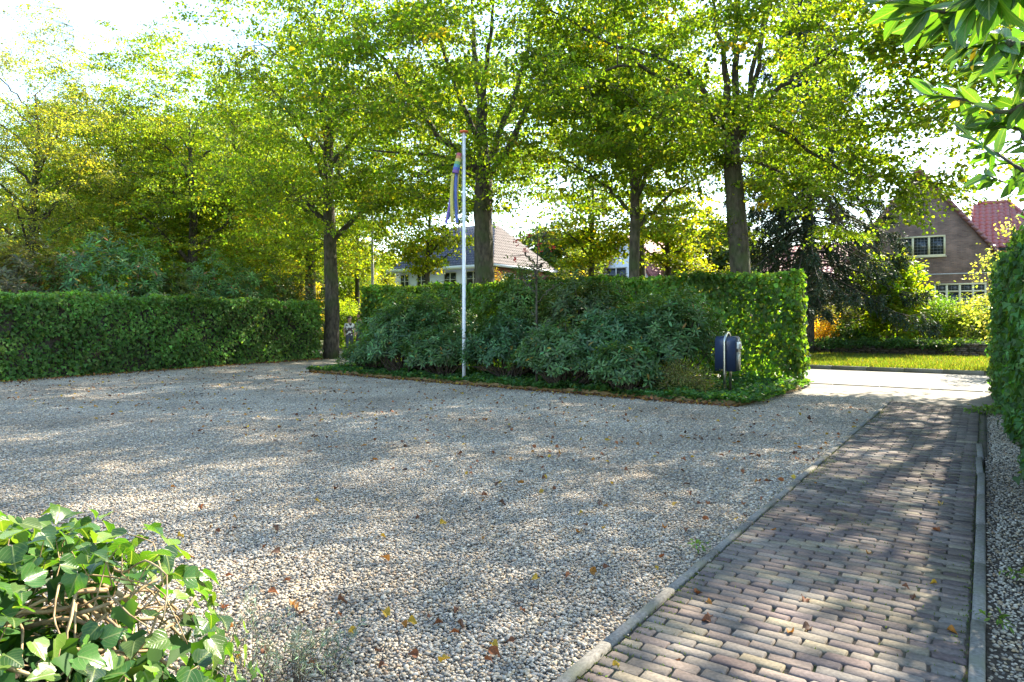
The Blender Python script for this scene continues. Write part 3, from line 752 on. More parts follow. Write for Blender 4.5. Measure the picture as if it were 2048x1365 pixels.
def tree_meshes(seed, trunk, trunk_r, limbs, centres, n_sec=130, leaf=.085, per=44, spread=.48, colr=(.086, .135, .019), warm=None, ws=.0, warm_spray=.05, shape='quad', n_limb=12, zb=3.5, zt=14, rmax=4.5, aspect=.88, droop=.3, yellow_low=0.0, twig_r=.007, sec_r=.030):
    """returns (trunk mesh, crown mesh); centres are the spray positions in tree space"""
    r = np.random.default_rng(seed)
    b = MB()
    tp = spline(trunk, 22); tr = np.interp(np.linspace(0, 1, 22), np.linspace(0, 1, len(trunk_r)), trunk_r)
    b.tube(tp, tr, 12, lump=.035)
    nodes = [tp[tp[:, 2] > zb * .8]]; nrad = [tr[tp[:, 2] > zb * .8]]
    if limbs is None:
        limbs = []
        for i in range(n_limb):
            z = zb + (zt - zb) * (.02 + .62 * i / n_limb); k = int(np.argmin(abs(tp[:, 2] - z)))
            a = i * 2.4 + r.normal(0, .3); ln = rmax * r.uniform(.6, .85) * (1 - .35 * i / n_limb)
            o = np.array([math.cos(a), math.sin(a), 0])
            limbs.append(([tp[k], tp[k] + o * ln * .3 + np.array([0, 0, ln * .32]), tp[k] + o * ln * .65 + np.array([0, 0, ln * .6]), tp[k] + o * ln + np.array([0, 0, ln * .8])], tr[k] * .5))
    for P, r0 in limbs:
        q = spline(P, 14); q[1:] += r.normal(0, .035, (13, 3))
        rr = np.linspace(r0, .022, 14)
        b.tube(q, rr, 7, lump=.03); nodes.append(q[1:]); nrad.append(rr[1:])
    NP, NR = np.concatenate(nodes), np.concatenate(nrad)
    sec = centres[r.permutation(len(centres))[:n_sec]]
    order = np.argsort(np.linalg.norm(sec[:, None, :] - NP[None], axis=2).min(1))
    for i in order:
        e = sec[i]; dd = np.linalg.norm(NP - e, axis=1) + np.maximum(0, NP[:, 2] - e[2]) * .8
        k = int(np.argmin(dd)); s0 = NP[k]; ln = np.linalg.norm(e - s0)
        if ln < .25: continue
        mid = (s0 + e) / 2 + np.array([0, 0, .10 * ln]) + r.normal(0, .07 * ln, 3)
        q = spline([s0, mid, e], 8); r0 = min(NR[k] * .7, .008 + sec_r * ln ** .7 * .5)
        b.tube(q, np.linspace(r0, .006, 8), 5, cap=False)
        NP = np.concatenate([NP, q[2:]]); NR = np.concatenate([NR, np.linspace(r0, .006, 8)[2:]])
    n = len(centres); att = np.empty((n, 3))
    for i0 in range(0, n, 400):
        c = centres[i0:i0 + 400]
        dd = np.linalg.norm(c[:, None, :] - NP[None], axis=2) + np.maximum(0, NP[None, :, 2] - c[:, 2:3]) * .5
        att[i0:i0 + 400] = NP[dd.argmin(1)]
    far = np.linalg.norm(att - centres, axis=1)
    ce = att + (centres - att) * np.minimum(1, 1.7 / np.maximum(far, .01))[:, None] * 1.0
    ce = np.where((far > 2.6)[:, None], ce, centres)
    for i in range(n):
        m = (att[i] + ce[i]) / 2 + np.array([0, 0, .06]) + r.normal(0, .03, 3)
        b.tube([att[i], m, ce[i]], [twig_r, twig_r * .8, twig_r * .4], 3, cap=False)
    wood = b.mesh('trunk', smooth=True); wood.materials.append(M['bark'])
    # sprays of leaves
    cnt = np.maximum(6, r.normal(per, per * .3, n)).astype(int)
    idx = np.repeat(np.arange(n), cnt); m = len(idx)
    o = ce - att; o[:, 2] *= .25; o = nrm(o + r.normal(0, .15, (n, 3)) * np.array([1, 1, .3]))
    side = nrm(np.cross(o, np.array([0, 0, 1.0]))); upn = nrm(np.cross(side, o) + r.normal(0, .22, (n, 3)))
    sc = spread * np.exp(r.normal(0, .25, n))
    a = r.uniform(-1.0, .75, m); w = r.normal(0, .42, m) * (1 - .45 * np.maximum(0, a))
    P = ce[idx] + o[idx] * (a * sc[idx])[:, None] + side[idx] * (w * sc[idx])[:, None] + upn[idx] * (r.normal(0, .10, m) * sc[idx])[:, None]
    P[:, 2] -= droop * sc[idx] * (np.maximum(a, 0) ** 2 + w ** 2)
    N = nrm(upn[idx] + r.normal(0, .42, (m, 3)))
    D = nrm(o[idx] * .5 + side[idx] * np.sign(w)[:, None] * .6 + r.normal(0, .35, (m, 3)) - np.array([0, 0, .35]))
    L = leaf * np.exp(r.normal(0, .24, m))
    C = palette(m, colr, .20, warm, ws, r) * np.exp(r.normal(0, .16, n))[idx][:, None]
    if warm is not None and (warm_spray > 0 or yellow_low > 0):
        lowp = np.clip((zb + 3.0 - ce[:, 2]) / 4.0, 0, 1) * yellow_low
        ws_ = r.random(n) < warm_spray + lowp; wc = np.asarray(warm)[r.integers(0, len(warm), n)]
        sel = ws_[idx] & (r.random(m) < .75); C[sel] = (wc[idx] * np.exp(r.normal(0, .25, (m, 1))))[sel]
    crown = leaf_mesh('crown', P, D, N, L, L * aspect, C, shape, .22, .22); crown.materials.append(M['lime'])
    return wood, crown

def place_tree(meshes, name, loc, label, rz=0.0, sc=(1, 1, 1), group=None, cat='tree'):
    root = empty(name, loc, rz); root.scale = sc; tag(root, label, cat, group)
    link('trunk', meshes[0], root); link('crown', meshes[1], root)
    return root

WARM = [(.20, .21, .02), (.27, .205, .025), (.16, .20, .02), (.19, .215, .02)]
def limbs_px(lst, d, base, jit):
    out = []
    for k, (pts, r0) in enumerate(lst):
        q = []
        dz = jit * (1 if k % 2 else -1) * (.6 + .4 * math.sin(k * 2.1))
        for j, (x, y) in enumerate(pts):
            p = px(x, y, d); p = p - base; f = j / (len(pts) - 1)
            s = 1 + dz * f / d
            q.append(np.array([p[0] * s, p[1] + dz * f, p[2] * s]))
        out.append((q, r0))
    return out

# big lime behind the flagpole
d1 = 22.6; b1 = px(968, 640, d1); b1[2] = 0
tr1 = [px(x, y, d1) - b1 for x, y in ((971, 735), (970, 620), (968, 520), (966, 440), (967, 385), (968, 340))]
lb1 = limbs_px([
    ([(968, 350), (930, 312), (880, 270), (830, 185), (770, 110), (690, 30)], .15),
    ([(967, 345), (960, 250), (950, 150), (942, 50), (935, -90)], .19),
    ([(970, 345), (966, 240), (973, 150), (986, 40), (992, -110)], .15),
    ([(973, 342), (1000, 270), (1040, 160), (1064, 40), (1085, -90)], .13),
    ([(974, 350), (1010, 312), (1050, 230), (1076, 180), (1120, 145), (1180, 125)], .14),
    ([(964, 352), (920, 326), (870, 311), (800, 306), (720, 300)], .09),
    ([(968, 300), (930, 220), (900, 130), (870, 30), (840, -60)], .10),
    ([(966, 365), (905, 335), (860, 345), (810, 370)], .05)], d1, b1, 2.6)
c1 = crown_pts(np.random.default_rng(1), 1950, 5.4, 17.0, 6.4, shell=.25, skew=.58, power=.5, ph=.4)
lo = crown_pts(np.random.default_rng(2), 140, 5.2, 7.2, 5.0, cx=-.4, shell=.3, skew=.6)
t_big = tree_meshes(101, tr1, [.36, .33, .31, .30, .31, .27], lb1, np.concatenate([c1, lo]), n_sec=170, warm=WARM, ws=.02, warm_spray=.05, shape='round', zb=5.6, leaf=.084, per=46, spread=.55)
place_tree(t_big, 'lime_tree', b1, 'large forked lime tree directly behind the white flagpole', group='lime trees along the street')
# leaning lime right of the hedge middle
d2 = 18.4; b2 = px(1482, 640, d2); b2[2] = 0
tr2 = [px(x, y, d2) - b2 for x, y in ((1486, 755), (1484, 640), (1481, 540), (1472, 420), (1465, 330), (1461, 275))]
lb2 = limbs_px([
    ([(1461, 285), (1450, 225), (1440, 150), (1420, 60), (1395, -60)], .15),
    ([(1464, 310), (1498, 262), (1514, 220), (1530, 120), (1565, 20), (1590, -70)], .14),
    ([(1461, 270), (1470, 150), (1468, 50), (1472, -80)], .13),
    ([(1455, 270), (1400, 160), (1310, 110), (1230, 90), (1120, 20)], .09),
    ([(1452, 275), (1390, 200), (1290, 140), (1215, 125), (1130, 160)], .08),
    ([(1510, 225), (1570, 170), (1640, 125), (1710, 85)], .08),
    ([(1462, 290), (1500, 180), (1510, 60), (1500, -60)], .10),
    ([(1466, 330), (1520, 330), (1580, 350), (1640, 380)], .06),
    ([(1510, 232), (1600, 290), (1700, 345), (1800, 350), (1880, 372), (1935, 380)], .055)], d2, b2, 1.4)
c2 = crown_pts(np.random.default_rng(3), 1580, 5.3, 15.0, 5.5, shell=.25, skew=.58, power=.5, ph=2.0)
lo = crown_pts(np.random.default_rng(4), 75, 3.6, 6.2, 2.4, cx=1.6, cy=-.3, shell=.3, skew=.6)
ov_ = []
for k in range(46):
    f = rng.random(); q = np.array([np.interp(f, [0, .4, .8, 1], [1680, 1790, 1890, 1950]), np.interp(f, [0, .4, .8, 1], [345, 352, 372, 392])]) + rng.normal(0, 1, 2) * np.array([22, 20]) + np.array([0, 6])
    ov_.append(px(q[0], q[1], d2 - 1.3 + rng.normal(0, .4)) - b2)
for k in range(16):
    q = np.array([1800 + k * 2.5, 375 + k * 4.5]) + rng.normal(0, 9, 2); ov_.append(px(q[0], q[1], d2 - 1.5 + rng.normal(0, .2)) - b2)
for k in range(70):
    q = np.array([rng.uniform(1640, 1940), rng.uniform(130, 330)]); ov_.append(px(q[0], q[1], d2 - .5 + rng.normal(0, .7)) - b2)
t_lean = tree_meshes(102, tr2, [.31, .28, .27, .26, .23, .20], lb2, np.concatenate([c2, lo, np.array(ov_)]), n_sec=160, warm=WARM, ws=.02, warm_spray=.035, shape='round', zb=4.4, leaf=.080, per=48, spread=.50)
place_tree(t_lean, 'lime_tree', b2, 'lime tree with a leaning mossy trunk behind the right half of the hedge', group='lime trees along the street')
# slim lime between the two
d3_ = 20.6; b3 = px(1268, 640, d3_); b3[2] = 0
tr3 = [px(x, y, d3_) - b3 for x, y in ((1268, 740), (1268, 560), (1270, 420), (1268, 300), (1264, 180), (1258, 60))]
c3 = crown_pts(np.random.default_rng(5), 620, 4.3, 11.5, 3.3, shell=.25, skew=.7, power=.6, ph=1.0)
t_slim = tree_meshes(103, tr3, [.17, .155, .14, .11, .07, .03], None, c3, n_sec=90, warm=WARM, ws=.03, warm_spray=.06, shape='round', zb=4.0, zt=11.5, rmax=3.2, n_limb=10, leaf=.080, per=42, spread=.5, colr=(.086, .135, .019))
place_tree(t_slim, 'lime_tree', b3, 'slim young lime tree standing between the two thick trunks', group='lime trees along the street')
# two generic lime crowns, copied
gen = []
for k, (zb, zt, rm) in enumerate(((4.2, 16.5, 5.4), (4.0, 15.5, 4.9))):
    c = crown_pts(np.random.default_rng(30 + k), 1800, zb, zt, rm, shell=.3, skew=.55, power=.45, ph=k * 2.0)
    gen.append(tree_meshes(110 + k, [(0, 0, -.1), (.05, 0, 2), (.0, .1, 4), (-.1, .05, 7), (0, 0, 9.6), (.1, 0, 12.2)], [.34, .29, .26, .20, .12, .03], None, c, n_sec=130, warm=WARM, ws=.04, warm_spray=.08, shape='quad', zb=zb, zt=zt, rmax=rm, n_limb=13, leaf=.095, per=40, spread=.55, colr=(.112, .165, .026), yellow_low=.12))
c = crown_pts(np.random.default_rng(33), 1100, 8.2, 17.5, 5.6, shell=.3, skew=.6, power=.5, ph=4.0)
t_high = tree_meshes(115, [(0, 0, -.1), (.05, 0, 3), (0, .1, 6), (-.1, .05, 9), (0, 0, 13), (.1, 0, 16)], [.36, .30, .27, .22, .12, .03], None, c, n_sec=110, warm=WARM, ws=.04, warm_spray=.06, shape='quad', zb=8.0, zt=17.5, rmax=5.5, n_limb=12, leaf=.11, per=32, spread=.58, colr=(.105, .16, .024))
# small yellowing lime across the street
c = crown_pts(np.random.default_rng(40), 300, 3.9, 8.4, 2.2, shell=.2, skew=.7, power=.6)
t_yel = tree_meshes(120, [(0, 0, -.1), (.05, 0, 2), (0, .05, 4), (.1, 0, 6), (.1, 0, 7.8)], [.15, .13, .11, .07, .02], None, c, n_sec=60, warm=WARM, ws=.25, warm_spray=.35, shape='quad', zb=3.7, zt=8.2, rmax=2.2, n_limb=8, leaf=.12, per=24, spread=.55, colr=(.10, .14, .015))
def at(x, d): p = px(x, 640, d); p[2] = 0; return p
G = 'lime trees along the street'
T = [(gen[0], at(662, 27.8), .5, (1, 1, 1.05), 'straight lime tree beside the opening at the end of the left hedge'),
     (gen[1], at(624, 38.0), 2.2, (1.05, 1.05, 1.0), 'lime tree with a double trunk left of the straight one'),
     (gen[0], at(382, 35.0), 4.0, (.95, .95, .97), 'lime tree with a low side branch behind the broad rhododendron'),
     (gen[1], at(235, 37.0), 5.1, (1.05, 1.05, 1.08), 'lime tree above the big round rhododendron'),
     (gen[1], at(500, 44.0), 1.1, (1.0, 1.0, .95), 'yellowing lime tree set back between two trunks'),
     (t_slim, st(1.7, 19.2), .9, (1.5, 1.5, 1.12), 'lime tree beyond the right ivy hedge reaching over the drive'),
     (t_slim, st(7.6, 9.8), 1.9, (1.25, 1.25, 1.1), 'young lime tree in the garden behind the right ivy hedge'),
     (t_high, at(1280, 36.5), .3, (1, 1, 1), 'high crowned lime across the street behind the slim trunk'),
     (t_high, at(962, 39.0), 2.3, (1, 1, 1), 'high crowned lime across the street behind the large forked lime'),
     (gen[0], at(300, 47.0), 3.3, (1.05, 1.05, 1.0), 'lime tree standing farther back at the left'),
     (gen[1], at(120, 44.0), 4.4, (1.1, 1.1, .95), 'lime tree behind the two birches'),
     (gen[0], at(545, 52.0), 0.9, (1.1, 1.1, 1.05), 'lime tree farther back behind the double trunk'),
     (gen[1], at(430, 42.0), 5.9, (1.0, 1.0, 1.0), 'lime tree filling the gap right of the low side branch')]
for ms, p, rz, sc, lab in T:
    place_tree(ms, 'lime_tree', p, lab, rz, sc, G)
place_tree(t_yel, 'lime_tree', at(855, 33.5), 'small yellowing lime tree in front of the white house', .4, (1, 1, 1), G)
place_tree(t_yel, 'lime_tree', at(1185, 34.0), 'small yellow green tree left of the slim lime trunk', 1.4, (1.25, 1.25, 1.08), G)
place_tree(t_yel, 'lime_tree', at(1335, 33.0), 'small yellow green tree right of the slim lime trunk', 3.4, (1.2, 1.2, 1.05), G)
place_tree(t_yel, 'lime_tree', at(716, 45.0), 'small yellow tree beside the street lamp', 2.4, (1.2, 1.2, 1.15), G)

# birch at the far left
c = crown_pts(np.random.default_rng(50), 1700, 2.5, 15.8, 4.6, shell=.2, skew=.50, power=.5, ph=3)
t_birch = tree_meshes(130, [(0, 0, -.1), (.1, 0, 3), (0, .2, 6), (.3, 0, 9.4), (.2, 0, 11.8)], [.24, .2, .16, .10, .03], None, c, n_sec=150, warm=[(.25, .225, .05), (.20, .21, .05)], ws=.2, warm_spray=.15, shape='quad', zb=2.5, zt=15.8, rmax=4.5, n_limb=16, leaf=.075, per=52, spread=.6, colr=(.125, .155, .05), aspect=.7, droop=.9)
place_tree(t_birch, 'birch_tree', at(60, 31.0), 'pale yellowing birch at the far left edge', .3, (1.05, 1.05, 1.0))
place_tree(t_birch, 'birch_tree', at(165, 40.0), 'second pale birch half behind the first', 2.6, (.95, .95, .98))
# background trees: shared meshes, greyer greens
bgm = []
for k in range(2):
    c = crown_pts(np.random.default_rng(70 + k), 650, 1.2, 12, 4.6, shell=.45, skew=.6, power=.55, ph=k * 3)
    bgm.append(tree_meshes(140 + k, [(0, 0, -.1), (0, 0, 5), (0, 0, 10)], [.3, .2, .04], None, c, n_sec=60, warm=[(.16, .15, .03)], ws=.08, warm_spray=.05, shape='quad', zb=1.5, zt=12, rmax=4.5, n_limb=8, leaf=.26, per=44, spread=.9, colr=((.05, .085, .036), (.075, .10, .03))[k], twig_r=.012))
BG = [(0, 78, 1.0, 0, 'dark tree behind the left shrubs'), (330, 60, .75, 1, 'light tree seen between the left trunks'), (470, 58, .62, 1, 'yellow green tree behind the double trunk'),
      (585, 62, .95, 0, 'green tree behind the straight trunk'), (700, 66, .8, 1, 'tree beyond the street lamp'), (760, 75, .8, 0, 'dark tree left of the white house roof'),
      (1075, 66, 1.0, 0, 'grey green tree right of the red brick gable'), (1135, 70, 1.08, 0, 'blue green tree between the two far houses'), (1165, 58, .62, 1, 'pale bushy tree left of the white gable'),
      (1400, 62, .95, 1, 'olive tree behind the leaning trunk'), (1345, 75, 1.1, 0, 'tree behind the red roof'), (1480, 60, .95, 0, 'dark tree left of the spruce'), (1240, 82, 1.15, 0, 'tall tree behind the white gable'), (1700, 70, .9, 0, 'tree behind the brick house'),
      (1960, 66, 1.05, 1, 'hazy tree rising behind the red tiled roof'), (2060, 58, .85, 0, 'tree at the right edge behind the brick house'), (150, 58, .9, 0, 'dark green tree behind the birches'), (-90, 50, 1.0, 0, 'green tree cut by the left edge')]
for i, (x, d, s, k, lab) in enumerate(BG):
    place_tree(bgm[k], 'background_tree', at(x, d), lab, i * 1.7, (s, s, s), 'trees in the gardens beyond')

# spruce across the street
def spruce(base, h, rmax, zb, label, seed):
    r = np.random.default_rng(seed)
    root = empty('spruce_tree', base); tag(root, label, 'tree')
    b = MB(); b.tube(spline([(0, 0, -.1), (.1, 0, h * .3), (0, .1, h * .7), (0, 0, h)], 16), np.linspace(.34, .03, 16), 9, lump=.03)
    Ps, Ds, Ns, Ls = [], [], [], []
    nb = 195
    for i in range(nb):
        f = (i / nb) ** 1.05; z = zb + (h - zb) * f; a = i * 2.39996 + r.normal(0, .2)
        ln = (rmax * (1 - f) ** .75 + .3) * r.uniform(.75, 1.1)
        o = np.array([math.cos(a), math.sin(a), 0])
        p = spline([(0, 0, z), o * ln * .4 + np.array([0, 0, z - .08 * ln]), o * ln * .8 + np.array([0, 0, z - .30 * ln]), o * ln + np.array([0, 0, z - .28 * ln])], 9)
        b.tube(p, np.linspace(.045 * (1 - f) + .012, .006, 9), 4, cap=False)
        nt = int(20 + 44 * (1 - f))
        for j in range(nt):
            u = r.uniform(.18, 1.0); k = u * 8; i0 = int(min(7, k)); q = p[i0] * (1 - (k - i0)) + p[i0 + 1] * (k - i0)
            sd = np.array([-o[1], o[0], 0]) * r.choice([-1, 1])
            dr = nrm(sd * r.uniform(.2, .7) + o * .4 + np.array([0, 0, -r.uniform(.6, 1.7)]))
            tl = r.uniform(.35, .95) * (1.1 - .5 * u)
            nn = int(tl * 36)
            w = np.linspace(.05, 1, nn)[:, None] * tl
            tw = q + dr * w; rd = nrm(r.normal(0, 1, (nn, 3)))
            Ps.append(tw); Ds.append(nrm(rd * .8 + dr * .9)); Ns.append(nrm(r.normal(0, 1, (nn, 3)))); Ls.append(r.uniform(.09, .16, nn))
    b.build('trunk', M['bark'], root, smooth=True)
    P = np.concatenate(Ps); n = len(P)
    C = palette(n, (.032, .055, .030), .35, [(.085, .075, .04), (.07, .06, .035)], .12, r)
    link('crown', leaf_mesh('crown', P, np.concatenate(Ds), np.concatenate(Ns), np.concatenate(Ls), .048, C, 'quad', .2, .1), root, None, M['needle'])
    return root
spruce(at(1612, 29.8), 17.0, 4.3, 2.9, 'dark drooping spruce between the leaning lime and the brick house', 8)

# rowan sapling in the bed
d4 = 15.6; b4 = px(1073, 640, d4); b4[2] = .07
c = crown_pts(np.random.default_rng(80), 70, 2.3, 4.1, .75, shell=.1, skew=.8)
tw_ = tree_meshes(150, [(0, 0, -.05), (.01, 0, 1), (0, .02, 2.2), (.03, 0, 3.2), (.02, 0, 4.0)], [.030, .026, .02, .012, .004], None, c, n_sec=16, warm=[(.2, .1, .03)], ws=.1, warm_spray=0, shape='lance', zb=1.8, zt=4.0, rmax=.7, n_limb=6, leaf=.06, per=9, spread=.2, colr=(.06, .085, .03), twig_r=.003, aspect=.35, sec_r=.008)
rw = place_tree(tw_, 'rowan_sapling', b4, 'thin rowan sapling with red berries right of the flagpole', 0)
for k, (x, y) in enumerate(((1032, 483), (1049, 502), (1080, 487), (1078, 500), (1031, 520), (1108, 497), (1060, 470))):
    q = px(x, y, d4) - b4; b = MB()
    for j in range(9):
        c_ = q + rng.normal(0, .035, 3)
        bm_ = [c_ + .02 * np.array(v) for v in ((1, 0, 0), (-1, 0, 0), (0, 1, 0), (0, -1, 0), (0, 0, 1), (0, 0, -1))]
        b.add(bm_, [(0, 2, 4), (2, 1, 4), (1, 3, 4), (3, 0, 4), (2, 0, 5), (1, 2, 5), (3, 1, 5), (0, 3, 5)])
    b.tube([q + np.array([0, 0, .04]), q * np.array([.6, .6, 1]) + np.array([0, 0, .12])], .004, 3)
    bo = b.build('berry_cluster', M['berry'], rw, smooth=True); bo['kind'] = 'stuff'

# ------------------------------------------------------------------ far verge, garden wall, garden shrubs
vg = MB(); vg.box(-60, 23.75, -.08, 40, 34.0, .075)
o = vg.build('verge', M['earth']); o.rotation_euler = (0, 0, -ANG); tag(o, kind='structure')
kb = MB()
for k in range(60): kb.box(-40 + k, 23.60, -.05, -39.01 + k, 23.74, .09)
o = kb.build('kerb', M['kerb']); o.rotation_euler = (0, 0, -ANG); tag(o, kind='structure')
n = 60000
ss = rng.uniform(-14, 4, n); tt = 23.68 + rng.random(n) ** 1.25 * 8.4 + .10 * np.sin(ss * 3.1) * rng.random(n)
P = np.column_stack([ss[:, None] * EV + tt[:, None] * DV, np.full(n, .07)])
D = nrm(np.array([0, 0, 1.0]) + rng.normal(0, .45, (n, 3)))
gr = link('grass', leaf_mesh('grass', P, D, nrm(rng.normal(0, 1, (n, 3))), rng.uniform(.06, .16, n), .014, palette(n, (.10, .15, .02), .3, [(.24, .2, .06)], .15), 'quad', .1, .25), None, None, M['grass'])
tag(gr, kind='stuff'); gr['label'] = 'sunlit grass on the verge across the street'
gw = empty('garden_wall', (0, 0, 0), -ANG); tag(gw, 'low dry stacked dark stone wall across the street', 'wall')
wb = MB(); wb.box(-9.5, 32.42, 0, 4.5, 32.9, .56); wb.build('wall_backing', M['soil'], gw)
smesh = []
for k in range(14):
    l, h_ = .30 + random.uniform(-.1, .12), .072
    mb = MB(); c = np.array(random.choice([(.085, .07, .058), (.065, .055, .05), (.11, .085, .065), (.06, .06, .045)])) * random.uniform(.8, 1.2)
    x, y = l / 2, .09
    mb.add([(-x, -y, 0), (x, -y + random.gauss(0, .012), 0), (x, y, 0), (-x, y, 0), (-x + .01, -y + random.gauss(.008, .01), h_), (x - .012, -y + random.gauss(.008, .01), h_ - .006), (x, y, h_), (-x, y, h_)],
           [(3, 2, 1, 0), (4, 5, 6, 7), (0, 1, 5, 4), (1, 2, 6, 5), (2, 3, 7, 6), (3, 0, 4, 7)], c)
    me = mb.mesh('stone'); me.materials.append(M['stone']); smesh.append((me, l))
cnt = 0
for row in range(7):
    s = -8.6 + random.uniform(0, .2)
    while s < 4.2 and cnt < 300:
        me, l = random.choice(smesh)
        o = bpy.data.objects.new('stone', me); COL.objects.link(o); o.parent = gw
        o.location = (s + l / 2, 32.40 + random.gauss(0, .015), .06 + row * .079); o.rotation_euler = (0, random.gauss(0, .01), random.gauss(0, .03))
        s += l + .008; cnt += 1
gs = MB(); gs.box(-60, 32.9, -.08, 45, 75, .45)
o = gs.build('garden', M['earth']); o.rotation_euler = (0, 0, -ANG); tag(o, kind='structure')

YG = (.12, .18, .018)
def g3(x, d): p = px(x, 640, d); p[2] = .42; return p
GS = 'shrubs in the brick house garden'
leafy_shrub('hazel_shrub', g3(1785, 29.3), 1.2, 1.0, 3.9, 7500, .15, YG, 'tall bright green hazel in front of the brick house', 'round', seed=31, group=GS, upright=.4, warm=[(.25, .25, .02)], ws=.1)
leafy_shrub('hazel_shrub', g3(1845, 30.4), .7, .7, 2.0, 2000, .13, YG, 'lower right shoots of the bright hazel', 'round', seed=32, group=GS, upright=.4)
leafy_shrub('evergreen_shrub', g3(1877, 29.4), .85, .8, 2.3, 4200, .10, (.06, .12, .018), 'dark upright shrub under the ground floor window', 'lance', seed=33, group=GS, aspect=.35)
leafy_shrub('garden_shrub', g3(1935, 29.0), 1.0, .9, 1.9, 4200, .09, (.13, .17, .03), 'light airy shrub right of the dark upright one', 'quad', seed=34, group=GS)
leafy_shrub('garden_shrub', g3(1985, 28.6), .8, .8, 1.7, 3000, .09, (.10, .15, .03), 'light shrub beside the right hedge end', 'quad', seed=35, group=GS)
leafy_shrub('round_bush', g3(1688, 31.5), 1.15, 1.0, 2.0, 6000, .06, (.115, .125, .05), 'round grey green bush before the house door', 'quad', seed=36, group=GS, lobes=.3, mat='hedge')
leafy_shrub('ivy_bush', g3(1715, 30.0), 1.1, .7, 1.0, 2600, .10, (.05, .10, .035), 'low dark bush on top of the stone wall', 'ivy', seed=37, group=GS, mat='ivy')
leafy_shrub('goldenrod', g3(1650, 30.4), .55, .5, 1.15, 2200, .07, (.42, .28, .04), 'yellow flowering clump behind the wall beside the trunk', 'quad', seed=38, group=GS, upright=1.0)
for i, x in enumerate((1665, 1735, 1800, 1850, 1905, 1960)):
    p = st(0, 32.2); q = px(x, 640, 28.2 - i * .22); q[2] = .38
    leafy_shrub('wall_ivy', q, .8, .3, .38, 900, .085, (.045, .095, .03), ['ivy spilling over the wall behind the trunk', 'ivy over the wall below the round bush', 'ivy over the wall below the tall hazel', 'ivy over the wall right of the hazel', 'ivy over the wall below the house window', 'ivy over the wall by the right hedge'][i], 'ivy', seed=90 + i, group='ivy on the garden wall', mat='ivy', nst=4, cat='plant')
b = px(1892, 705, 27.2); b[2] = .07
leafy_shrub('weed', b, .22, .2, .55, 260, .12, (.12, .17, .05), 'single pale weed growing at the foot of the wall', 'lance', seed=97, nst=5, aspect=.3, cat='plant')
# variegated climber right of the house, over the right hedge
leafy_shrub('climbing_shrub', px(2035, 640, 20.0) * np.array([1, 1, 0]), 1.1, 1.0, 4.4, 4200, .085, (.17, .20, .085), 'pale variegated shrub rising behind the right ivy hedge', 'quad', seed=41, warm=[(.30, .29, .16)], ws=.25)

# shrubs near the opening on the left and round the lamp
leafy_shrub('yew_tree', at(712, 52), 1.9, 1.9, 6.2, 9000, .16, (.06, .10, .016), 'dark upright yew left of the street lamp', 'lance', seed=42, aspect=.35, upright=.8, cat='tree')
leafy_shrub('yew_tree', at(765, 48), 1.7, 1.7, 4.6, 7000, .14, (.15, .17, .02), 'yellow green conifer right of the street lamp', 'lance', seed=43, aspect=.35, upright=.8, cat='tree')
leafy_shrub('round_bush', at(682, 40), 1.15, 1.1, 2.8, 6500, .10, (.15, .21, .02), 'bright round bush behind the straight lime trunk', 'lance', seed=44, lobes=.25, aspect=.4)
hedge_box('low_hedge', at(664, 36.0), nrm(np.array([1.0, -.35])), np.array([-.33, -.94]), 5.0, .8, 1.72, 300, .10, (.07, .12, .02), 'hedge', 'quad', 'low sunlit hedge across the street beyond the two walkers', 'hedge', inner=.2)
leafy_shrub('pale_shrub', at(1160, 50), 2.2, 1.8, 4.6, 4500, .13, (.14, .14, .05), 'thin pale shrub with bare twigs left of the white gable', 'quad', seed=45, warm=[(.3, .22, .05)], ws=.35, nst=26)
leafy_shrub('pale_shrub', at(1010, 46), 1.8, 1.6, 5.2, 5000, .12, (.11, .10, .045), 'brownish airy shrub in front of the red brick gable', 'quad', seed=46, warm=[(.2, .1, .05)], ws=.3, nst=20)
leafy_shrub('olive_bush', at(1405, 44), 2.6, 2.2, 5.4, 9000, .13, (.09, .105, .02), 'olive yellow bushy tree left of the leaning trunk', 'quad', seed=47, warm=[(.2, .16, .03)], ws=.15, nst=14)
leafy_shrub('yellow_bush', at(560, 46), 3.2, 2.4, 5.2, 8000, .14, (.14, .15, .02), 'yellow green bush beyond the left hedge end', 'quad', seed=48, warm=[(.32, .22, .03)], ws=.25)
leafy_shrub('yellow_bush', at(470, 40), 3.0, 2.0, 4.6, 7000, .13, (.11, .13, .02), 'mid green bush behind the broad rhododendron', 'quad', seed=49, warm=[(.3, .2, .03)], ws=.12)

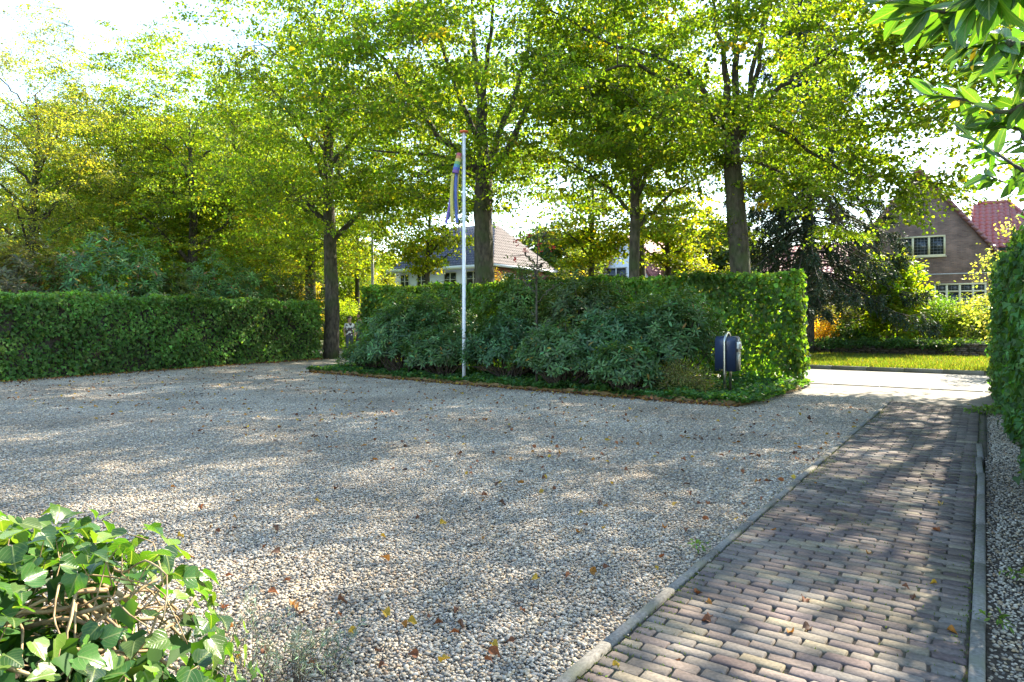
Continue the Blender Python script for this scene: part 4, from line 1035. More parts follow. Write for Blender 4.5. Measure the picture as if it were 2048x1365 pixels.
# ------------------------------------------------------------------ houses (local x along the street, y away from the viewer)
def roof_quad(name, pts, mat, parent, thick=.14, rib=.27, course=.34, amp=.035, step=.03):
    """pts: eave left, eave right, ridge right, ridge left; pantiles as a ribbed, stepped sheet over a slab"""
    p = [np.asarray(q, float) for q in pts]
    nn = nrm(np.cross(p[1] - p[0], p[3] - p[0])); 
    if nn[2] < 0: nn = -nn
    V = [q - nn * .05 for q in p] + [q - nn * thick for q in p]
    F = [(0, 1, 2, 3), (7, 6, 5, 4), (0, 4, 5, 1), (1, 5, 6, 2), (2, 6, 7, 3), (3, 7, 4, 0)]
    mb = MB(); mb.add(V, F)
    ux = nrm(p[1] - p[0]); uy = np.cross(nn, ux)
    if uy.dot(p[3] - p[0]) < 0: uy = -uy
    Q = [((q - p[0]).dot(ux), (q - p[0]).dot(uy)) for q in p]
    lo, hi = min(q[0] for q in Q), max(q[0] for q in Q)
    tops = sorted([Q[0], Q[3], Q[2], Q[1]], key=lambda q: q[0])
    xs = np.arange(lo, hi + rib / 5, rib / 4)
    top = np.interp(xs, [q[0] for q in tops], [q[1] for q in tops])
    nr = max(2, int(max(top) / course))
    for k in range(nr):
        v0, v1 = k * course, min((k + 1) * course, max(top))
        a = np.minimum(v0, top); b_ = np.minimum(v1 + .02, top)
        w = amp * np.cos(2 * math.pi * xs / rib) + .02
        A = p[0] + np.outer(xs, ux) + np.outer(a, uy) + np.outer(w + step, nn)
        B = p[0] + np.outer(xs, ux) + np.outer(b_, uy) + np.outer(w, nn)
        n_ = len(xs); FF = [(i, i + 1, n_ + i + 1, n_ + i) for i in range(n_ - 1) if b_[i] - a[i] > .01 or b_[i + 1] - a[i + 1] > .01]
        if FF: mb.add(np.concatenate([A, B]), FF)
    return mb.build(name, M[mat], parent)

def window(parent, x0, z0, x1, z1, y, cols, mat='cream', fw=.09, transom=None, lead=(0, 0), mun=(0, 0), curtain=False, axis='x'):
    """axis x: in a wall facing -y; axis y: in a wall facing +x (x0, x1 are then y)"""
    def bx(mb, a0, d0, b0, a1, d1, b1):
        if axis == 'x': mb.box(a0, y + d0, b0, a1, y + d1, b1)
        else: mb.box(y - d1, a0, b0, y - d0, a1, b1)
    fr = MB()
    bx(fr, x0, -.045, z0, x1, .03, z0 + fw); bx(fr, x0, -.045, z1 - fw, x1, .03, z1)
    w = (x1 - x0) / cols
    for i in range(cols + 1):
        xx = x0 + i * w
        a, b_ = (xx, xx + fw) if i == 0 else (xx - fw, xx) if i == cols else (xx - fw * .6, xx + fw * .6)
        bx(fr, a, -.042, z0 + fw, b_, .028, z1 - fw)
    if transom: bx(fr, x0 + fw, -.04, transom - fw * .5, x1 - fw, .026, transom + fw * .5)
    f = fr.build('window', M[mat], parent)
    sl = MB(); bx(sl, x0 - .05, -.10, z0 - .06, x1 + .05, -.003, z0 - .003); sl.build('sill', M[mat], f)
    for i in range(cols):
        a, b_ = x0 + i * w + fw * .6, x0 + (i + 1) * w - fw * .6
        for lo, hi in (((z0 + fw, transom - fw * .5), (transom + fw * .5, z1 - fw)) if transom else ((z0 + fw, z1 - fw),)):
            g = MB(); bx(g, a, -.002, lo, b_, .006, hi); g.build('pane', M['glass'], f)
            if lead[0] or mun[0]:
                k, t_ = (lead, .012) if lead[0] else (mun, .045)
                if transom and lead[0] and lo < transom - .2: continue
                q = MB()
                for j in range(1, k[0]): xx = a + (b_ - a) * j / k[0]; bx(q, xx - t_ / 2, -.02, lo, xx + t_ / 2, -.004, hi)
                for j in range(1, k[1]): zz = lo + (hi - lo) * j / k[1]; bx(q, a, -.024, zz - t_ / 2, b_, -.005, zz + t_ / 2)
                q.build('glazing_bar', M['lead'] if lead[0] else M[mat], f)
            if curtain:
                q = MB(); bx(q, a, -.0035, hi - (hi - lo) * .32, b_, -.0025, hi); q.build('curtain', M['curtain'], f)
    return f

H = empty('brick_house', tuple(st(-3.0, 44.0, .40)), -ANG)
tag(H, 'dark brick house with steep gable and cream window frames', 'house')
hw, ez, az = 3.55, 4.75, 9.45
mb = MB(); mb.prism([(-hw, 0), (hw, 0), (hw, ez), (0, az), (-hw, ez)], 0, 9.0); mb.build('wall', M['brickwall'], H)
roof_quad('roof', [(hw + .3, -.12, ez - .36), (hw + .3, 9.2, ez - .36), (0, 9.2, az + .08), (0, -.12, az + .08)], 'redroof', H)
roof_quad('roof', [(-hw - .3, 9.2, ez - .36), (-hw - .3, -.12, ez - .36), (0, -.12, az + .08), (0, 9.2, az + .08)], 'redroof', H)
for sgn in (1, -1):      # verge tiles down the gable edge
    L_ = math.hypot(hw + .3, az - ez + .44); k = 20
    for i in range(k):
        f0, f1 = i / k, (i + 1) / k
        P0 = np.array([sgn * (hw + .3) * f0, 0, az + .1 - (az - ez + .44) * f0]); P1 = np.array([sgn * (hw + .3) * f1, 0, az + .1 - (az - ez + .44) * f1])
        t_ = nrm(P1 - P0); up_ = np.array([sgn * t_[2] * -1, 0, abs(t_[0])]) * 1.0
        q = MB(); w_ = .13; P1 = P1 + t_ * .04; lift = up_ * .03
        q.add([P0 + [0, -.2, 0] - up_ * w_, P1 + [0, -.2, 0] - up_ * w_ + lift, P1 + [0, .06, 0] - up_ * w_ + lift, P0 + [0, .06, 0] - up_ * w_, P0 + [0, -.2, 0] + up_ * .05, P1 + [0, -.2, 0] + up_ * .05 + lift, P1 + [0, .06, 0] + up_ * .05 + lift, P0 + [0, .06, 0] + up_ * .05],
              [(3, 2, 1, 0), (4, 5, 6, 7), (0, 1, 5, 4), (1, 2, 6, 5), (2, 3, 7, 6), (3, 0, 4, 7)])
        q.build('verge_tile', M['redtile'], H)
def hp(x, y, dy=0.0):
    """photo point on the gable plane -> local x, z"""
    ray = (x - 1024) / FPX; z = 44.0 / (DV[0] * ray + DV[1]); X = ray * z
    return X * EV[0] + z * EV[1] + 3.0, CAM_H + (HORIZ - y) / FPX * z - .40
(xa, za), (xb, zb_) = hp(1794, 477), hp(1891, 511)
window(H, xa, hp(1842, 514)[1], xb, hp(1842, 473)[1], -.004, 3, lead=(4, 6), curtain=False)
xa, xb = hp(1868, 600)[0], hp(1973, 600)[0]
window(H, xa, hp(1920, 632)[1] - .2, xb, hp(1920, 567)[1], -.004, 4, transom=hp(1920, 583)[1], lead=(3, 3))
xa, xb = hp(1838, 440)[0], hp(1848, 440)[0]
q = MB(); q.box(xa, -.012, hp(1843, 436)[1], xb, .0, hp(1843, 402)[1]); q.build('vent_slot', M['boxdark'], H)
xa, xb = hp(1829, 536)[0], hp(1852, 536)[0]; z0_, z1_ = hp(1840, 542)[1], hp(1840, 529)[1]
q = MB(); q.box(xa, -.02, z0_, xb, -.002, z0_ + .05); q.box(xa, -.02, z1_ - .05, xb, -.002, z1_); q.box(xa, -.019, z0_ + .05, xa + .05, -.002, z1_ - .05); q.box(xb - .05, -.019, z0_ + .05, xb, -.002, z1_ - .05); q.build('plaque_frame', M['curtain'], H)
q = MB(); q.box(xa + .05, -.012, z0_ + .05, xb - .05, -.003, z1_ - .05); q.build('plaque', M['redtile'], H)
q = MB(); q.box(-2.5, -.014, hp(1900, 549)[1], hw, -.002, hp(1900, 549)[1] + .05); q.build('string_course', M['curtain'], H)
# rear wing to the right with its own hipped, tiled roof
q = MB(); q.box(hw + .004, 3.6, 0, hw + 2.6, 8.6, 5.0); q.build('wall', M['brickwall'], H)
q = MB(); q.box(hw - .1, -.5, ez - .62, hw + 1.1, -.14, ez - .44); q.build('gutter', M['greenpaint'], H)
q = MB(); q.box(hw + .1, -.42, ez - .80, hw + 1.0, -.2, ez - .63); q.build('fascia', M['cream'], H)
q = MB(); q.box(hw + .004, 2.4, 5.0, hw + 2.8, 2.7, 5.14); q.build('gutter', M['greenpaint'], H)
q = MB(); q.box(hw + .004, 2.72, 4.86, hw + 2.7, 3.58, 4.99); q.build('soffit', M['cream'], H)
roof_quad('roof', [(hw - 1.2, 2.4, 5.12), (hw + 2.8, 2.4, 5.12), (hw + .6, 5.4, 8.0), (hw - 1.2, 5.4, 8.0)], 'redroof', H)
tl = MB()
prof = [(-.15, 0), (-.10, .045), (-.03, .06), (.04, .035), (.09, -.005), (.15, 0)]
V, F = [], []
for j, (yy, dz) in enumerate(((0, .035), (.36, 0))):
    for (x_, z_) in prof: V.append((x_, yy, z_ + dz))
k = len(prof); F = [(i, i + 1, k + i + 1, k + i) for i in range(k - 1)]
V += [(x_, 0, z_ - .0) for (x_, z_) in prof]; F += [(2 * k + i, 2 * k + i + 1, i + 1, i) for i in range(k - 1)]
tl.add(V, F); tme = tl.mesh('roof_tile', smooth=True); tme.materials.append(M['redtile'])
slope = math.atan2(2.88, 3.0); run = math.hypot(2.88, 3.0)
for rowi in range(12):
    f = rowi / 12
    y_, z_ = 2.4 + 3.0 * f, 5.12 + 2.88 * f + .04
    x_ = hw - 1.1; xe = hw + 2.8 - 2.2 * f
    while x_ < xe - .1:
        o = bpy.data.objects.new('roof_tile', tme); COL.objects.link(o); o.parent = H
        o.location = (x_ + .15, y_, z_); o.rotation_euler = (slope + random.gauss(0, .01), 0, random.gauss(0, .01)); x_ += .30
q = MB(); q.tube([(hw + 2.85, 2.35, 5.2), (hw + .62, 5.4, 8.1)], .13, 8); q.build('hip_ridge', M['redtile'], H, smooth=True)
q = MB(); q.tube([(hw - .9, 5.4, 8.1), (hw + .62, 5.4, 8.1)], .13, 8); q.build('ridge', M['redtile'], H, smooth=True)
# lower wing on the left with the door
q = MB(); q.box(-hw - 5.2, 1.5, 0, -hw - .004, 8.5, 3.6); q.build('wall', M['brickwall'], H)
roof_quad('roof', [(-hw - 5.5, 1.1, 3.55), (-hw - .01, 1.1, 3.55), (-hw - .01, 5, 6.2), (-hw - 5.5, 5, 6.2)], 'redroof', H)
q = MB(); q.box(-hw - 5.5, .95, 3.42, -hw - .02, 1.09, 3.56); q.build('gutter', M['greenpaint'], H)
q = MB(); q.tube([(-hw - 1.9, 1.40, 3.42), (-hw - 1.9, 1.40, 0)], .05, 6); q.build('drainpipe', M['cream'], H)
dx0 = -hw - 4.6
dr = MB(); dr.prism([(dx0 + .12, 0), (dx0 + 1.88, 0), (dx0 + 1.88, 1.8), (dx0 + 1.5, 2.3), (dx0 + .5, 2.3), (dx0 + .12, 1.8)], 1.44, 1.497); dr = dr.build('door', M['greenpaint'], H)
q = MB()
op = [(dx0 + .06, 0), (dx0 + .06, 1.82), (dx0 + .48, 2.36), (dx0 + 1.52, 2.36), (dx0 + 1.94, 1.82), (dx0 + 1.94, 0)]
for a, b_ in zip(op, op[1:]): q.tube([(a[0], 1.43, a[1]), (b_[0], 1.43, b_[1])], .075, 4)
q.build('door_frame', M['cream'], dr)
q = MB(); q.tube([(-hw - 5.0, 1.3, 3.3), (-hw - 5.0, 1.3, 2.6)], [.09, .12], 6); q.build('wall_lamp', M['boxdark'], H)
# bay at the far left of the wing, seen beside the trunk
q = MB(); q.box(-hw - 5.9, 1.2, 0, -hw - 5.25, 3.0, 3.2); q.build('porch', M['cream'], H)

# white house with the dark hipped roof
W = empty('white_house', tuple(st(-29.7, 40.3, 0)), -ANG)
tag(W, 'white walled house with a dark hipped tile roof beyond the hedge', 'house')
wl, wd, eh, rh_ = 9.8, 8.0, 5.65, 9.3
q = MB(); q.box(-wl, 0, 0, -.6, wd, eh); q.build('wall', M['white'], W)
q = MB(); q.box(-.597, .003, 0, 0, wd - .003, eh - .002); q.build('side_wall', M['redbrick'], W)
ov = .45
roof_quad('roof', [(-wl - ov, -ov, eh), (ov, -ov, eh), (-2.6, wd / 2, rh_), (-wl + 2.6, wd / 2, rh_)], 'darkroof', W)
roof_quad('hip_roof', [(ov, -ov, eh - .004), (ov, wd + ov, eh - .004), (-2.6, wd / 2, rh_ - .004), (-2.61, wd / 2 - .01, rh_ - .004)], 'brownroof', W)
roof_quad('roof', [(ov, wd + ov, eh), (-wl - ov, wd + ov, eh), (-wl + 2.6, wd / 2, rh_), (-2.6, wd / 2, rh_)], 'darkroof', W)
q = MB(); q.box(-wl - ov, -ov - .06, eh - .34, ov, -ov - .004, eh - .02); q.build('fascia', M['white'], W)
q = MB(); q.box(ov + .004, -ov, eh - .22, ov + .07, wd + ov, eh - .02); q.build('fascia', M['white'], W)
for x0, x1, c in ((-9.2, -8.2, 2), (-7.4, -6.4, 2), (-4.6, -3.3, 2), (-2.4, -1.0, 2)):
    window(W, x0, 4.05, x1, 5.20, -.004, c, 'white', .07, mun=(1, 2))
window(W, 1.5, 4.0, 2.9, 5.1, .004, 2, 'white', .08, mun=(2, 2), axis='y')
window(W, 4.0, 4.0, 5.2, 5.1, .004, 2, 'white', .08, mun=(2, 2), axis='y')
roof_quad('porch_roof', [(-wl, -2.2, 2.9), (-.7, -2.2, 2.9), (-.7, -.01, 3.85), (-wl, -.01, 3.85)], 'darkroof', W)
q = MB(); q.box(-wl + .1, -2.0, 0, -.8, -.02, 2.88); q.build('bay', M['white'], W)

# far white gable with the red roof
W2 = empty('gable_house', tuple(st(-26.0, 55.0, 0)), -ANG)
tag(W2, 'far white gable house with a red tiled roof between the trees', 'house')
g, e_, a_ = 3.0, 4.4, 9.0
q = MB(); q.prism([(-g, 0), (g, 0), (g, e_), (0, a_), (-g, e_)], 0, 9); q.build('wall', M['white'], W2)
roof_quad('roof', [(g + .25, -.25, e_ - .36), (g + .25, 9.2, e_ - .36), (0, 9.2, a_ + .1), (0, -.25, a_ + .1)], 'redroof', W2)
roof_quad('roof', [(-g - .25, 9.2, e_ - .36), (-g - .25, -.25, e_ - .36), (0, -.25, a_ + .1), (0, 9.2, a_ + .1)], 'redroof', W2)
window(W2, -1.9, 4.6, .2, 6.2, -.004, 2, 'curtain', .1)

# ------------------------------------------------------------------ flagpole, windsock, mailbox, lamps
fp = empty('flagpole', (*px(928, 640, 17.0)[:2], .07)); tag(fp, 'tall white flagpole with an orange cap in the planting bed', 'flagpole')
ph = px(928, 266, 17.0)[2] - .07
b = MB(); b.tube([(0, 0, -.1), (0, 0, 1.5), (0, 0, ph)], [.046, .045, .040], 16); b.build('pole', M['polewhite'], fp, smooth=True)
b = MB(); b.tube([(0, 0, ph), (0, 0, ph + .015), (0, 0, ph + .045), (0, 0, ph + .06)], [.085, .115, .11, .05], 16); b.build('cap', M['capred'], fp, smooth=False)
b = MB(); b.tube([(0, 0, 1.0), (0, 0, 1.06)], .050, 16); b.build('collar', M['lead'], fp)
b = MB(); b.tube([(-.055, -.045, ph - .04), (-.067, -.05, ph * .5), (-.07, -.055, 1.2)], .004, 5); b.build('halyard', M['lead'], fp)
wsx = px(917, 305, 17.0)
wk = empty('windsock', tuple(px(911, 445, 17.0) - np.array([0, .08, 0]))); tag(wk, 'faded rainbow windsock with long streamers hanging on the flagpole', 'windsock')
top = px(919, 307, 16.92) - np.array(wk.location); bot = px(911, 347, 16.92) - np.array(wk.location)
cols = [(.42, .10, .14), (.45, .22, .10), (.48, .42, .14), (.16, .34, .14), (.10, .28, .36), (.10, .12, .40), (.20, .10, .30)]
for i, c in enumerate(cols):
    b = MB(); f0, f1 = i / 7, (i + 1) / 7
    P = [top + (bot - top) * f for f in (f0, (f0 + f1) / 2, f1)]
    b.tube(P, [.062 + .022 * f for f in (f0, (f0 + f1) / 2, f1)], 14, cap=False, lump=.04)
    b.build('band', leaf_mat('sock_%d' % i, .8, .35, (1, 1, 1), .1) if False else plain_mat('fabric_%d' % i, c, .85), wk, smooth=True)
b = MB(); b.tube([top + [.06, 0, 0], top + [.03, .02, .12], px(927, 296, 17.0) - np.array(wk.location)], .004, 4); b.build('cord', M['lead'], wk)
stm = [((906, 347), (903, 395), (905, 446), (.50, .44, .12), .085), ((913, 347), (911, 390), (914, 446), (.09, .13, .38), .075), ((908, 350), (900, 405), (892, 448), (.20, .13, .42), .06),
       ((917, 345), (914, 390), (916, 430), (.50, .40, .14), .06), ((910, 347), (905, 400), (897, 440), (.08, .12, .26), .05), ((915, 347), (909, 380), (908, 420), (.35, .38, .16), .05)]
for i, (p0, p1, p2, c, w_) in enumerate(stm):
    P = spline([px(*p0, 16.90 + .02 * i), px(*p1, 16.88 + .03 * i), px(*p2, 16.92 + .02 * i)], 12) - np.array(wk.location)
    V, F = [], []
    for j, q in enumerate(P):
        a = .5 * math.sin(j * .7 + i); o_ = np.array([math.cos(a), math.sin(a), 0]) * w_ / 2
        V += [q - o_, q + o_, q + o_ + [0, .003, 0], q - o_ + [0, .003, 0]]
    for j in range(len(P) - 1):
        for k in range(4): F.append((4 * j + k, 4 * j + (k + 1) % 4, 4 * j + 4 + (k + 1) % 4, 4 * j + 4 + k))
    F += [(0, 1, 2, 3), tuple(4 * (len(P) - 1) + k for k in (3, 2, 1, 0))]
    b = MB(); b.add(V, F); b.build('streamer', plain_mat('streamer_%d' % i, c, .85), wk)

# mailbox: local x towards the drive (its front), y away from the viewer
mpos = px(1455, 640, 14.0); mpos[2] = .07
mbx = empty('mailbox', tuple(mpos), -ANG); tag(mbx, 'dark blue mailbox in a bent steel tube stand beside the hedge', 'mailbox')
def mz(y): return CAM_H + (HORIZ - y) / FPX * 14.0 - .07
zt, zb2, bw_ = mz(672.5), mz(742), .155
prof = [(-bw_, zb2), (bw_, zb2)] + [(bw_ * math.cos(a), zt - .115 + .115 * math.sin(a)) for a in np.linspace(0, math.pi, 13)]
def bodypart(x0, x1, inset, name, mat, par, zlo=None, zhi=None):
    pr = [(p[0] * (1 - inset / bw_), p[1] - (inset if p[1] > zb2 + .2 else -inset)) for p in prof]
    k = len(pr); V = [(x0, p[0], p[1]) for p in pr] + [(x1, p[0], p[1]) for p in pr]
    F = [tuple(range(k))[::-1], tuple(range(k, 2 * k))] + [(i, (i + 1) % k, k + (i + 1) % k, k + i) for i in range(k)]
    b = MB(); b.add(V, F); return b.build(name, M[mat], par)
body = bodypart(-.21, .205, 0, 'body', 'boxblue', mbx)
bodypart(.2055, .222, .008, 'front_plate', 'boxdark', mbx)
b = MB(); b.box(.2225, -bw_ + .02, zb2 + .02, .230, bw_ - .02, zt - .32); dpl = b.build('door', M['satin'], mbx)
b = MB(); b.tube([(.230, 0, zt - .345), (.238, 0, zt - .345)], .013, 10); b.build('lock', M['lead'], dpl)
b = MB(); b.add([(.223, -bw_ + .03, zt - .25), (.223, bw_ - .03, zt - .25), (.223, bw_ - .03, zt - .12), (.223, -bw_ + .03, zt - .12), (.262, -bw_ + .03, zt - .262), (.262, bw_ - .03, zt - .262), (.236, bw_ - .03, zt - .115), (.236, -bw_ + .03, zt - .115)],
      [(0, 3, 2, 1), (4, 5, 6, 7), (0, 1, 5, 4), (1, 2, 6, 5), (2, 3, 7, 6), (3, 0, 4, 7)])
flap = b.build('flap', M['label'], mbx)
tc_ = bpy.data.curves.new('lettering', 'FONT'); tc_.body = '178'; tc_.size = .085; tc_.align_x = 'CENTER'; tc_.align_y = 'CENTER'; tc_.extrude = .0015
tt_ = bpy.data.objects.new('tmp', tc_); COL.objects.link(tt_)
lm_ = bpy.data.meshes.new_from_object(tt_.evaluated_get(bpy.context.evaluated_depsgraph_get())); bpy.data.objects.remove(tt_)
lm_.materials.clear(); to = link('lettering', lm_, flap, None, M['print'])
to.location = (.2535, 0, zt - .186); to.rotation_euler = (R(80), 0, R(90))
u = .19; tp = mz(666)
P = [(0, -u, -.1), (0, -u, .4), (0, -u, tp - u)] + [(0, -u * math.cos(a), tp - u + u * math.sin(a)) for a in np.linspace(.15, math.pi - .15, 11)] + [(0, u, tp - u), (0, u, .4), (0, u, -.1)]
b = MB(); b.tube(P, .029, 12); b.build('stand', M['steel'], mbx, smooth=True)
b = MB(); b.box(-.03, -u + .02, zt - .30, .03, -bw_ - .001, zt - .26); b.box(-.03, bw_ + .001, zt - .30, .03, u - .02, zt - .26); b.build('bracket', M['boxdark'], mbx)

lp = empty('street_lamp', tuple(at(745, 36.0))); tag(lp, 'tall grey street lamp with a long flat arm left of the flagpole', 'street lamp', 'street lamps')
lh_ = px(745, 402, 36)[2]
b = MB(); b.tube([(0, 0, -.1), (0, 0, 2.5), (0, 0, lh_ - .25)], [.095, .085, .06], 10); b.build('pole', M['lampgrey'], lp, smooth=True)
b = MB(); b.tube(spline([(0, 0, lh_ - .3), (.03, 0, lh_ - .08), (.25, 0, lh_ + .05), (.75, 0, lh_ + .05)], 10), .05, 8); b.build('arm', M['lampgrey'], lp, smooth=True)
b = MB(); b.add([(.7, -.13, lh_ + .0), (2.0, -.10, lh_ - .12), (2.0, .10, lh_ - .12), (.7, .13, lh_ + .0), (.7, -.10, lh_ + .12), (2.0, -.07, lh_ - .05), (2.0, .07, lh_ - .05), (.7, .10, lh_ + .12)],
      [(3, 2, 1, 0), (4, 5, 6, 7), (0, 1, 5, 4), (1, 2, 6, 5), (2, 3, 7, 6), (3, 0, 4, 7)]); b.build('lamp_head', M['lampgrey'], lp)
lp = empty('street_lamp', tuple(at(407, 46.0))); tag(lp, 'curved pale street lamp showing above the left shrubs', 'street lamp', 'street lamps')
lh_ = px(400, 503, 46)[2]
b = MB(); b.tube(spline([(0, 0, 0), (0, 0, 2), (0, 0, lh_ - .8), (-.08, 0, lh_ - .3), (-.35, 0, lh_), (-.8, 0, lh_ + .12)], 24), np.linspace(.09, .05, 24), 10); b.build('pole', M['label'], lp, smooth=True)
b = MB(); b.tube([(-.75, 0, lh_ + .11), (-1.1, 0, lh_ + .2), (-1.6, 0, lh_ + .26), (-1.85, 0, lh_ + .26)], [.05, .13, .11, .03], 10); b.build('lamp_head', M['label'], lp, smooth=True)

# ------------------------------------------------------------------ two walkers beyond the bed
def person(x, d, h, lab, hair, top_c, skin_c, hairy, turn):
    base = px(x, 640, d); base[2] = 0
    root = empty('person', tuple(base), turn); tag(root, lab, 'person', 'people beyond the bed')
    s = h / 1.72
    J = {'pel': (0, 0, .95, .125), 'bel': (0, 0, 1.10, .115), 'che': (0, .0, 1.30, .135), 'nek0': (0, 0, 1.43, .06), 'nek': (0, .01, 1.49, .052), 'hd0': (0, .015, 1.56, .078), 'hd1': (0, .02, 1.64, .088), 'hd2': (0, .01, 1.69, .06)}
    E = [('pel', 'bel'), ('bel', 'che'), ('che', 'nek0'), ('nek0', 'nek'), ('nek', 'hd0'), ('hd0', 'hd1'), ('hd1', 'hd2')]
    for sg, n_ in ((-1, 'l'), (1, 'r')):
        J.update({'hip' + n_: (sg * .09, 0, .88, .09), 'kne' + n_: (sg * .10, sg * .10, .48, .06), 'ank' + n_: (sg * .10, sg * .02 if sg > 0 else -.16, .09, .042), 'toe' + n_: (sg * .11, (.16 if sg > 0 else -.02), .035, .035),
                  'sho' + n_: (sg * .17, 0, 1.39, .062), 'elb' + n_: (sg * .22, -.03 * sg, 1.12, .042), 'wri' + n_: (sg * .21, .14, .93, .03), 'han' + n_: (sg * .20, .19, .86, .03)})
        E += [('pel', 'hip' + n_), ('hip' + n_, 'kne' + n_), ('kne' + n_, 'ank' + n_), ('ank' + n_, 'toe' + n_), ('che', 'sho' + n_), ('sho' + n_, 'elb' + n_), ('elb' + n_, 'wri' + n_), ('wri' + n_, 'han' + n_)]
    keys = list(J); me = bpy.data.meshes.new('body')
    me.from_pydata([tuple(np.array(J[k][:3]) * s) for k in keys], [(keys.index(a), keys.index(b_)) for a, b_ in E], [])
    o = bpy.data.objects.new('tmp', me); COL.objects.link(o)
    sk = o.modifiers.new('s', 'SKIN'); sk.use_smooth_shade = True
    for i, k in enumerate(keys):
        v = me.skin_vertices[0].data[i]; v.radius = (J[k][3] * s * (1.25 if k in ('che', 'pel', 'bel') else 1), J[k][3] * s); v.use_root = k == 'pel'
    sb = o.modifiers.new('d', 'SUBSURF'); sb.levels = sb.render_levels = 2
    dg = bpy.context.evaluated_depsgraph_get()
    bm_ = bpy.data.meshes.new_from_object(o.evaluated_get(dg)); bpy.data.objects.remove(o)
    bm_.materials.clear()
    for m_ in (plain_mat('skin', skin_c, .6), top_c, plain_mat('trousers', (.06, .07, .10), .8)): bm_.materials.append(m_)
    for p in bm_.polygons:
        z = p.center.z / s; arm = abs(p.center.x) > .19 * s and z < 1.22
        p.material_index = 0 if (z > 1.455 or arm) else 1 if z > .93 else 2
    bm_.name = 'body'; link('body', bm_, root)
    b = MB()
    lat = [(-.3, .092), (.25, .104), (.65, .085), (.95, .03)]
    b.tube([(0, (-.02 if hairy else 0.0) * s, (1.645 + .105 * a) * s) for a, r_ in lat], [r_ * s for a, r_ in lat], 12)
    if hairy: b.tube([(0, -.05 * s, 1.66 * s), (0, -.085 * s, 1.56 * s), (0, -.085 * s, 1.44 * s)], [.075 * s, .085 * s, .05 * s], 10)
    b.build('hair', hair, root, smooth=True)
    f = MB()
    f.tube([(0, .095 * s, 1.625 * s), (0, .122 * s, 1.60 * s)], [.012 * s, .016 * s], 6); f.build('nose', bm_.materials[0], root)
pm, pn, pl, pb = new_mat('patterned_blouse')
wv = pn.new('ShaderNodeTexNoise'); wv.inputs['Scale'].default_value = 9; wv.inputs['Detail'].default_value = 2
tc2 = pn.new('ShaderNodeTexCoord'); pl.new(tc2.outputs['Object'], wv.inputs['Vector'])
cr = pn.new('ShaderNodeValToRGB'); cr.color_ramp.interpolation = 'CONSTANT'; cr.color_ramp.elements[0].color = (.05, .03, .03, 1); cr.color_ramp.elements[1].color = (.75, .73, .70, 1); cr.color_ramp.elements[1].position = .5
pl.new(wv.outputs[0], cr.inputs[0]); pl.new(cr.outputs[0], pb.inputs['Base Color'])
person(699, 28.6, 1.68, 'person with dark hair in a black and white patterned top', plain_mat('dark_hair', (.03, .02, .015), .6), pm, (.42, .25, .18), True, R(200))
person(719, 29.4, 1.80, 'person with fair short hair in a greyish pink top', plain_mat('fair_hair', (.42, .24, .13), .6), plain_mat('pink_top', (.36, .27, .24), .85), (.55, .30, .21), False, R(120))

# ------------------------------------------------------------------ foreground ivy mound, lavender, laurel
def detailed_leaf(name, outline, L, W, fold, curl, col, colb, wob, seed):
    """outline: (u, v) half; rows from midrib to rim so that the blade can curve; UV carries (u, v)"""
    r = np.random.default_rng(seed)
    us = np.linspace(0, 1, 9); hv = np.interp(us, [o[0] for o in outline], [o[1] for o in outline])
    V, UV, F, C = [], [], [], []
    cross = [-1, -.5, 0, .5, 1]
    back = np.interp(us, [o[0] for o in outline], [o[2] if len(o) > 2 else 0 for o in outline])
    for i, u in enumerate(us):
        for c in cross:
            v = c * hv[i]
            uu = u + back[i] * abs(c)
            z = fold * abs(v) * W - curl * u * u * L + wob * L * math.sin(u * 9 + c * 3 + seed) * abs(c)
            V.append((v * W, uu * L, z)); UV.append((u, v)); C.append(np.array(col) * (1 - .0) if c else np.array(col))
    n = len(cross)
    for i in range(len(us) - 1):
        for j in range(n - 1):
            F.append((i * n + j, i * n + j + 1, (i + 1) * n + j + 1, (i + 1) * n + j))
    me = np_mesh(name, np.array(V), [q for f in F for q in f], [4] * len(F), np.array(C), True, UV)
    me.materials.append(M['bigleaf'])
    return me
IVY_OUT = [(0, .10, -.10), (.10, .40, -.16), (.26, .50, .0), (.40, .44, .08), (.52, .27, .0), (.70, .22, 0), (.88, .10, 0), (1, .0, 0)]
IVYC = [(.034, .092, .018), (.042, .108, .02), (.058, .135, .022), (.10, .17, .03), (.030, .075, .028), (.048, .118, .03), (.12, .19, .045), (.038, .096, .02)]
ivym = [detailed_leaf('leaf', IVY_OUT, 1, 1.05, random.uniform(.1, .5), random.uniform(.0, .35), c, c, .04, i) for i, c in enumerate(IVYC)]
imc = np.array([-1.62, 1.50]); iax = np.array([1.10, .62]); ih = 1.09
def mound(a, b):
    """a, b in -1..1 over the footprint -> height"""
    q = (abs(a) ** 2.6 + abs(b) ** 2.6)
    return ih * max(0.0, 1 - q ** 1.6) ** .45 - .07 * a + .035 * math.sin(a * 9 + b * 4) + .03 * math.sin(a * 5 - b * 11)
mr_ = empty('ivy_mound', (imc[0], imc[1], 0)); tag(mr_, 'ivy covered mound with tan stems in the lower left foreground', 'shrub')
